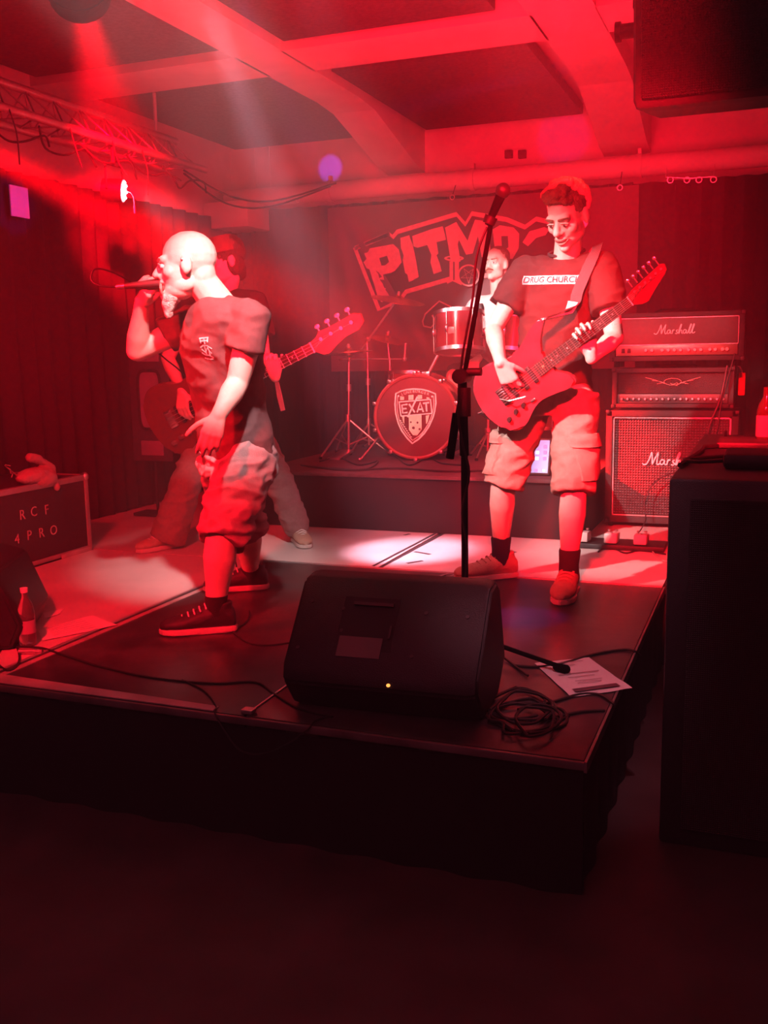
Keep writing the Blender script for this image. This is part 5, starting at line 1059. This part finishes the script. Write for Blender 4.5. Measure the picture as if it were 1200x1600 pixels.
cable('thin microphone cable looping out from the singer\'s microphone and down to the floor', [mA-md*.04, AY(160, 447, 3.32), AY(143, 438, 3.32), AY(148, 421, 3.33), AY(172, 424, 3.36), AY(205, 442, 3.46), AY(222, 470, 3.48), AY(238, 540, 3.62), AY(300, 600, 3.85), AY(340, 700, 3.9), G_(372, 900), G_(390, 960), G_(362, 985)], .0035, M_cable)
# ---------------------------------------------------------------- BASSIST
b0 = AZ(375, 850, .402); T = Thing('person', 'bass player in dark t-shirt and jeans standing half hidden behind the bald singer', 'person', b0)
fr = V((-.25, -.97, 0)).normalized(); lat = V((-fr.y, fr.x, 0))
P0, W0, C0, N0 = AY(355, 640, 4.95), AY(353, 580, 4.95), AY(350, 515, 4.95), AY(350, 452, 4.93)
shL, shR = AY(398, 474, 4.90), AY(302, 474, 4.98); elL, wrL = AY(412, 560, 4.86), AY(430, 590, 4.70); elR, wrR = AY(262, 560, 4.92), AY(285, 612, 4.72)
hpL, hpR = AY(384, 655, 4.95), AY(326, 655, 4.95); knL, knR = AY(434, 748, 5.0), AY(292, 752, 4.80); anL, anR = AY(466, 828, 5.14), AY(262, 842, 4.78)
hc = AY(350, 408, 4.85); Mh = headmat(hc, (-.6, -.75, -.2))
b = head_bm(Mh); torso(b, P0, W0, C0, N0, lat, fr, -.01); capsule(b, N0-V((0, 0, .04)), hc+V((.02, .03, -.07)), .06, .056)
for sh, e_, w_ in ((shR, elR, wrR), (shL, elL, wrL)): capsule(b, N0-V((0, 0, .05)), sh, .055, .055); limb(b, sh, e_, w_, ARM)
for h_, k_, a_ in ((hpR, knR, anR), (hpL, knL, anL)): limb(b, h_, k_, a_, LEG); capsule(b, a_, a_-V((0, .01, .03)), .034, .03)
bA, bB = AY(240, 668, 4.78), AY(572, 500, 4.70); bu = (bB-bA).normalized(); bs = (bB-bA).length/1.10; bn = (CP-V((0, 0, .2))-bA).normalized(); bn = (bn-bu*bn.dot(bu)).normalized(); bv_ = bn.cross(bu); bp2 = lambda x, y, z=0: bA+(bu*x+bv_*y+bn*z)*bs
hand_bm(b, wrR, bp2(.2, 0, .05)-wrR, bn+bv_*.3, -1, (.5, .6, .5)); hand_bm(b, wrL, bv_*.9+bu*.3, -bn*.9-bu*.2, -1, [(.4, 1.1, .9)]*4, .95, thumb=(.7, .3, .2), spread=.1, tb=.2)
b = remesh(b, .006, 2); T.part('body', b, M_skin, True); face_parts(T, Mh)
hairshell(T, Mh, mat('dark_hair', (.05, .03, .025), .7, bump=.8, scale=120), c=(0, .03, .045), r=(.09, .105, .095), tufts=[((.06, .04, -.03), (.03, .05, .06)), ((-.06, .04, -.03), (.03, .05, .06)), ((0, .07, -.06), (.06, .04, .06))])
b = BM(); loft(b, [(V((0, .0, .05)), .096, .11, (1, 0, 0), (0, 1, 0)), (V((0, .005, .09)), .088, .10, (1, 0, 0), (0, 1, 0)), (V((0, .01, .135)), .05, .06, (1, 0, 0), (0, 1, 0))], 24); loft(b, [(V((0, -.15, .052)), .045, .006, (1, 0, 0), (0, 0, 1)), (V((0, -.10, .058)), .08, .007, (1, 0, 0), (0, 0, 1)), (V((0, -.06, .06)), .085, .008, (1, 0, 0), (0, 0, 1))], 16); b.transform(Mh); T.part('cap', b, M_teewash, True)
b = BM(); torso(b, P0, W0, C0, N0-V((0, 0, .01)), lat, fr, .016, 1.04, low=-.08)
for sh, e_ in ((shR, elR), (shL, elL)): d = e_-sh; capsule(b, N0-V((0, 0, .058)), sh, .064, .074); cyl(b, sh-d*.05, sh+d*.6, .074, .084, 20)
b = cloth(b, .011, .012, 7, seed=13); T.part('t_shirt', b, M_tee, True)
b = BM(); loft(b, [(P0+V((0, 0, .05)), .165, .12, lat, fr), (P0, .175, .13, lat, fr), (P0-V((0, 0, .10)), .175, .13, lat, fr)], pw=2.3)
for h_, k_, a_, w2 in ((hpR, knR, anR, .105), (hpL, knL, anL, .075)): d = (k_-h_); cyl(b, h_-d*.1, k_, .10, .088, 22); capsule(b, k_-d*.02, k_+d*.02, .088, .088); cyl(b, k_, a_+V((0, 0, .0)), .088, w2, 22)
b = cloth(b, .010, .016, 8, (1, 1, 1.8), 17); T.part('jeans', b, M_denim, True)
p = AY(437, 620, 4.86); b = BM(); ribbon(b, [p+V((-.015, 0, .08)), p, p+V((.02, -.005, -.075))], [.022, .03, .026], V((1, 0, 0)), .006); T.part('white_cloth_strip', b, M_whitecl, True)
shoe(T, (anR.x, anR.y, 0), (anR.x-.1, anR.y-.26, 0), .402, M_shoe, lace=2); shoe(T, (anL.x, anL.y, 0), (anL.x+.16, anL.y-.2, 0), .402, M_shoe, lace=2)
T2 = Thing('bass_guitar', 'dark bass guitar whose neck sticks out behind the bald singer', 'guitar', bA); guitar(T2, bA, bu, bn, bs, mat('bass_lacquer', (.16, .03, .04), .25, coat=.5), True)
sp = smoothpath([bp2(.447, .158), AY(392, 540, 4.80), AY(385, 485, 4.80), AY(378, 458, 4.92), AY(370, 480, 5.12), AY(320, 580, 5.12), AY(262, 650, 4.95), bp2(-.008, 0)], 5); b = BM(); ribbon(b, sp, .06, [lat+V((0, 0, .35)) for _ in sp], .004); T2.part('strap', b, mat('dark_strap', (.11, .05, .06), .7), True)
# ---------------------------------------------------------------- DRUMMER
T = Thing('person', 'moustached drummer in a white shirt seated behind the kit, between mic stand and guitarist', 'person', (-1.85, 7.28, RZ))
fr = V((-.1, -.99, 0)).normalized(); lat = V((-fr.y, fr.x, 0))
hc = AY(775, 413, 7.12); N0 = AY(780, 458, 7.20); C0 = AY(783, 500, 7.22); P0 = V((N0.x+.0, 7.3, RZ+.60)); W0 = C0.lerp(P0, .5)
shR, shL = AY(744, 478, 7.18), AY(824, 478, 7.18); elR, wrR = AY(728, 535, 7.0), AY(748, 560, 6.82); elL, wrL = AY(838, 540, 7.05), AY(812, 560, 6.8)
hpR, hpL = P0-lat*.1, P0+lat*.1; knR, knL = P0-lat*.22+fr*.42+V((0, 0, -.04)), P0+lat*.2+fr*.42+V((0, 0, -.04)); anR, anL = V((knR.x, knR.y+.02, RZ+.1)), V((knL.x, knL.y+.02, RZ+.1))
Mh = headmat(hc, (-.25, -.95, .05)); b = head_bm(Mh); torso(b, P0, W0, C0, N0, lat, fr, -.01); capsule(b, N0-V((0, 0, .04)), hc+V((0, .03, -.07)), .06, .056)
for sh, e_, w_ in ((shR, elR, wrR), (shL, elL, wrL)): capsule(b, N0-V((0, 0, .05)), sh, .055, .055); limb(b, sh, e_, w_, ARM)
for h_, k_, a_ in ((hpR, knR, anR), (hpL, knL, anL)): limb(b, h_, k_, a_, LEG); capsule(b, a_, a_-V((0, .01, .03)), .034, .03)
hand_bm(b, wrR, fr-V((0, 0, .3)), V((0, 0, 1)), 1, (.8, 1.1, .8)); hand_bm(b, wrL, fr-V((0, 0, .3)), V((0, 0, 1)), -1, (.8, 1.1, .8))
b = remesh(b, .007, 2); T.part('body', b, M_skin, True); face_parts(T, Mh)
b = BM(); capsule(b, (-.028, -.094, -.05), (0, -.104, -.044), .005, .0075); capsule(b, (.028, -.094, -.05), (0, -.104, -.044), .005, .0075); b.transform(Mh); T.part('moustache', b, M_hair, True)
hairshell(T, Mh, M_hair, c=(0, .036, .055), r=(.081, .095, .080), amp=.004)
b = BM(); torso(b, P0, W0, C0, N0-V((0, 0, .01)), lat, fr, .014, 1.03, low=-.04)
for sh, e_ in ((shR, elR), (shL, elL)): d = e_-sh; capsule(b, N0-V((0, 0, .058)), sh, .062, .070); cyl(b, sh-d*.05, sh+d*.5, .07, .08, 20)
b = cloth(b, .011, .009, 8, seed=21); T.part('t_shirt', b, M_whitecl, True)
b = BM(); loft(b, [(P0+V((0, 0, .03)), .17, .13, lat, fr), (P0-V((0, 0, .07)), .18, .15, lat, fr)])
for h_, k_ in ((hpR, knR), (hpL, knL)): cyl(b, h_, k_, .105, .09, 20)
b = cloth(b, .012, .012, 8, seed=22); T.part('dark_shorts', b, M_tee, True)
shoe(T, (anR.x, anR.y, 0), (anR.x, anR.y-.3, 0), RZ+.002, M_shoeb, lace=0); shoe(T, (anL.x, anL.y, 0), (anL.x, anL.y-.3, 0), RZ+.002, M_shoeb, lace=0)
for w_, s in ((wrR, -1), (wrL, 1)):
    T = Thing('drumstick', 'wooden drumstick held in the drummer\'s %s hand' % ('right' if s < 0 else 'left'), 'drumstick', w_); k_ = w_+fr*.08-V((0, 0, .04)); b = BM(); cyl(b, k_-V((-s*.08, -.03, -.01)), k_+V((-s*.02, -.30, .10)), .0075, .005, 8); T.part('shaft', b, M_maple, True)
    b = BM(); ell(b, k_+V((-s*.02, -.30, .10)), (.006,)*3, n=8); T.part('tip', b, M_maple, True)
b = BM(); box(b, (-5.4, -2.5, -.2), (3.0, 8.2, 3.6)); o = mk('haze', b, None, None, False); o['kind'] = 'stuff'; o['label'] = 'thin stage haze filling the room, showing the lamp beams'
m = bpy.data.materials.new('haze'); m.use_nodes = True; nt = m.node_tree; nt.nodes.remove(nt.nodes['Principled BSDF'])
vs = nt.nodes.new('ShaderNodeVolumeScatter'); vs.inputs['Density'].default_value = HAZE; vs.inputs['Anisotropy'].default_value = .25; vs.inputs['Color'].default_value = (1, 1, 1, 1)
nt.links.new(vs.outputs[0], nt.nodes['Material Output'].inputs['Volume']); o.data.materials.append(m)
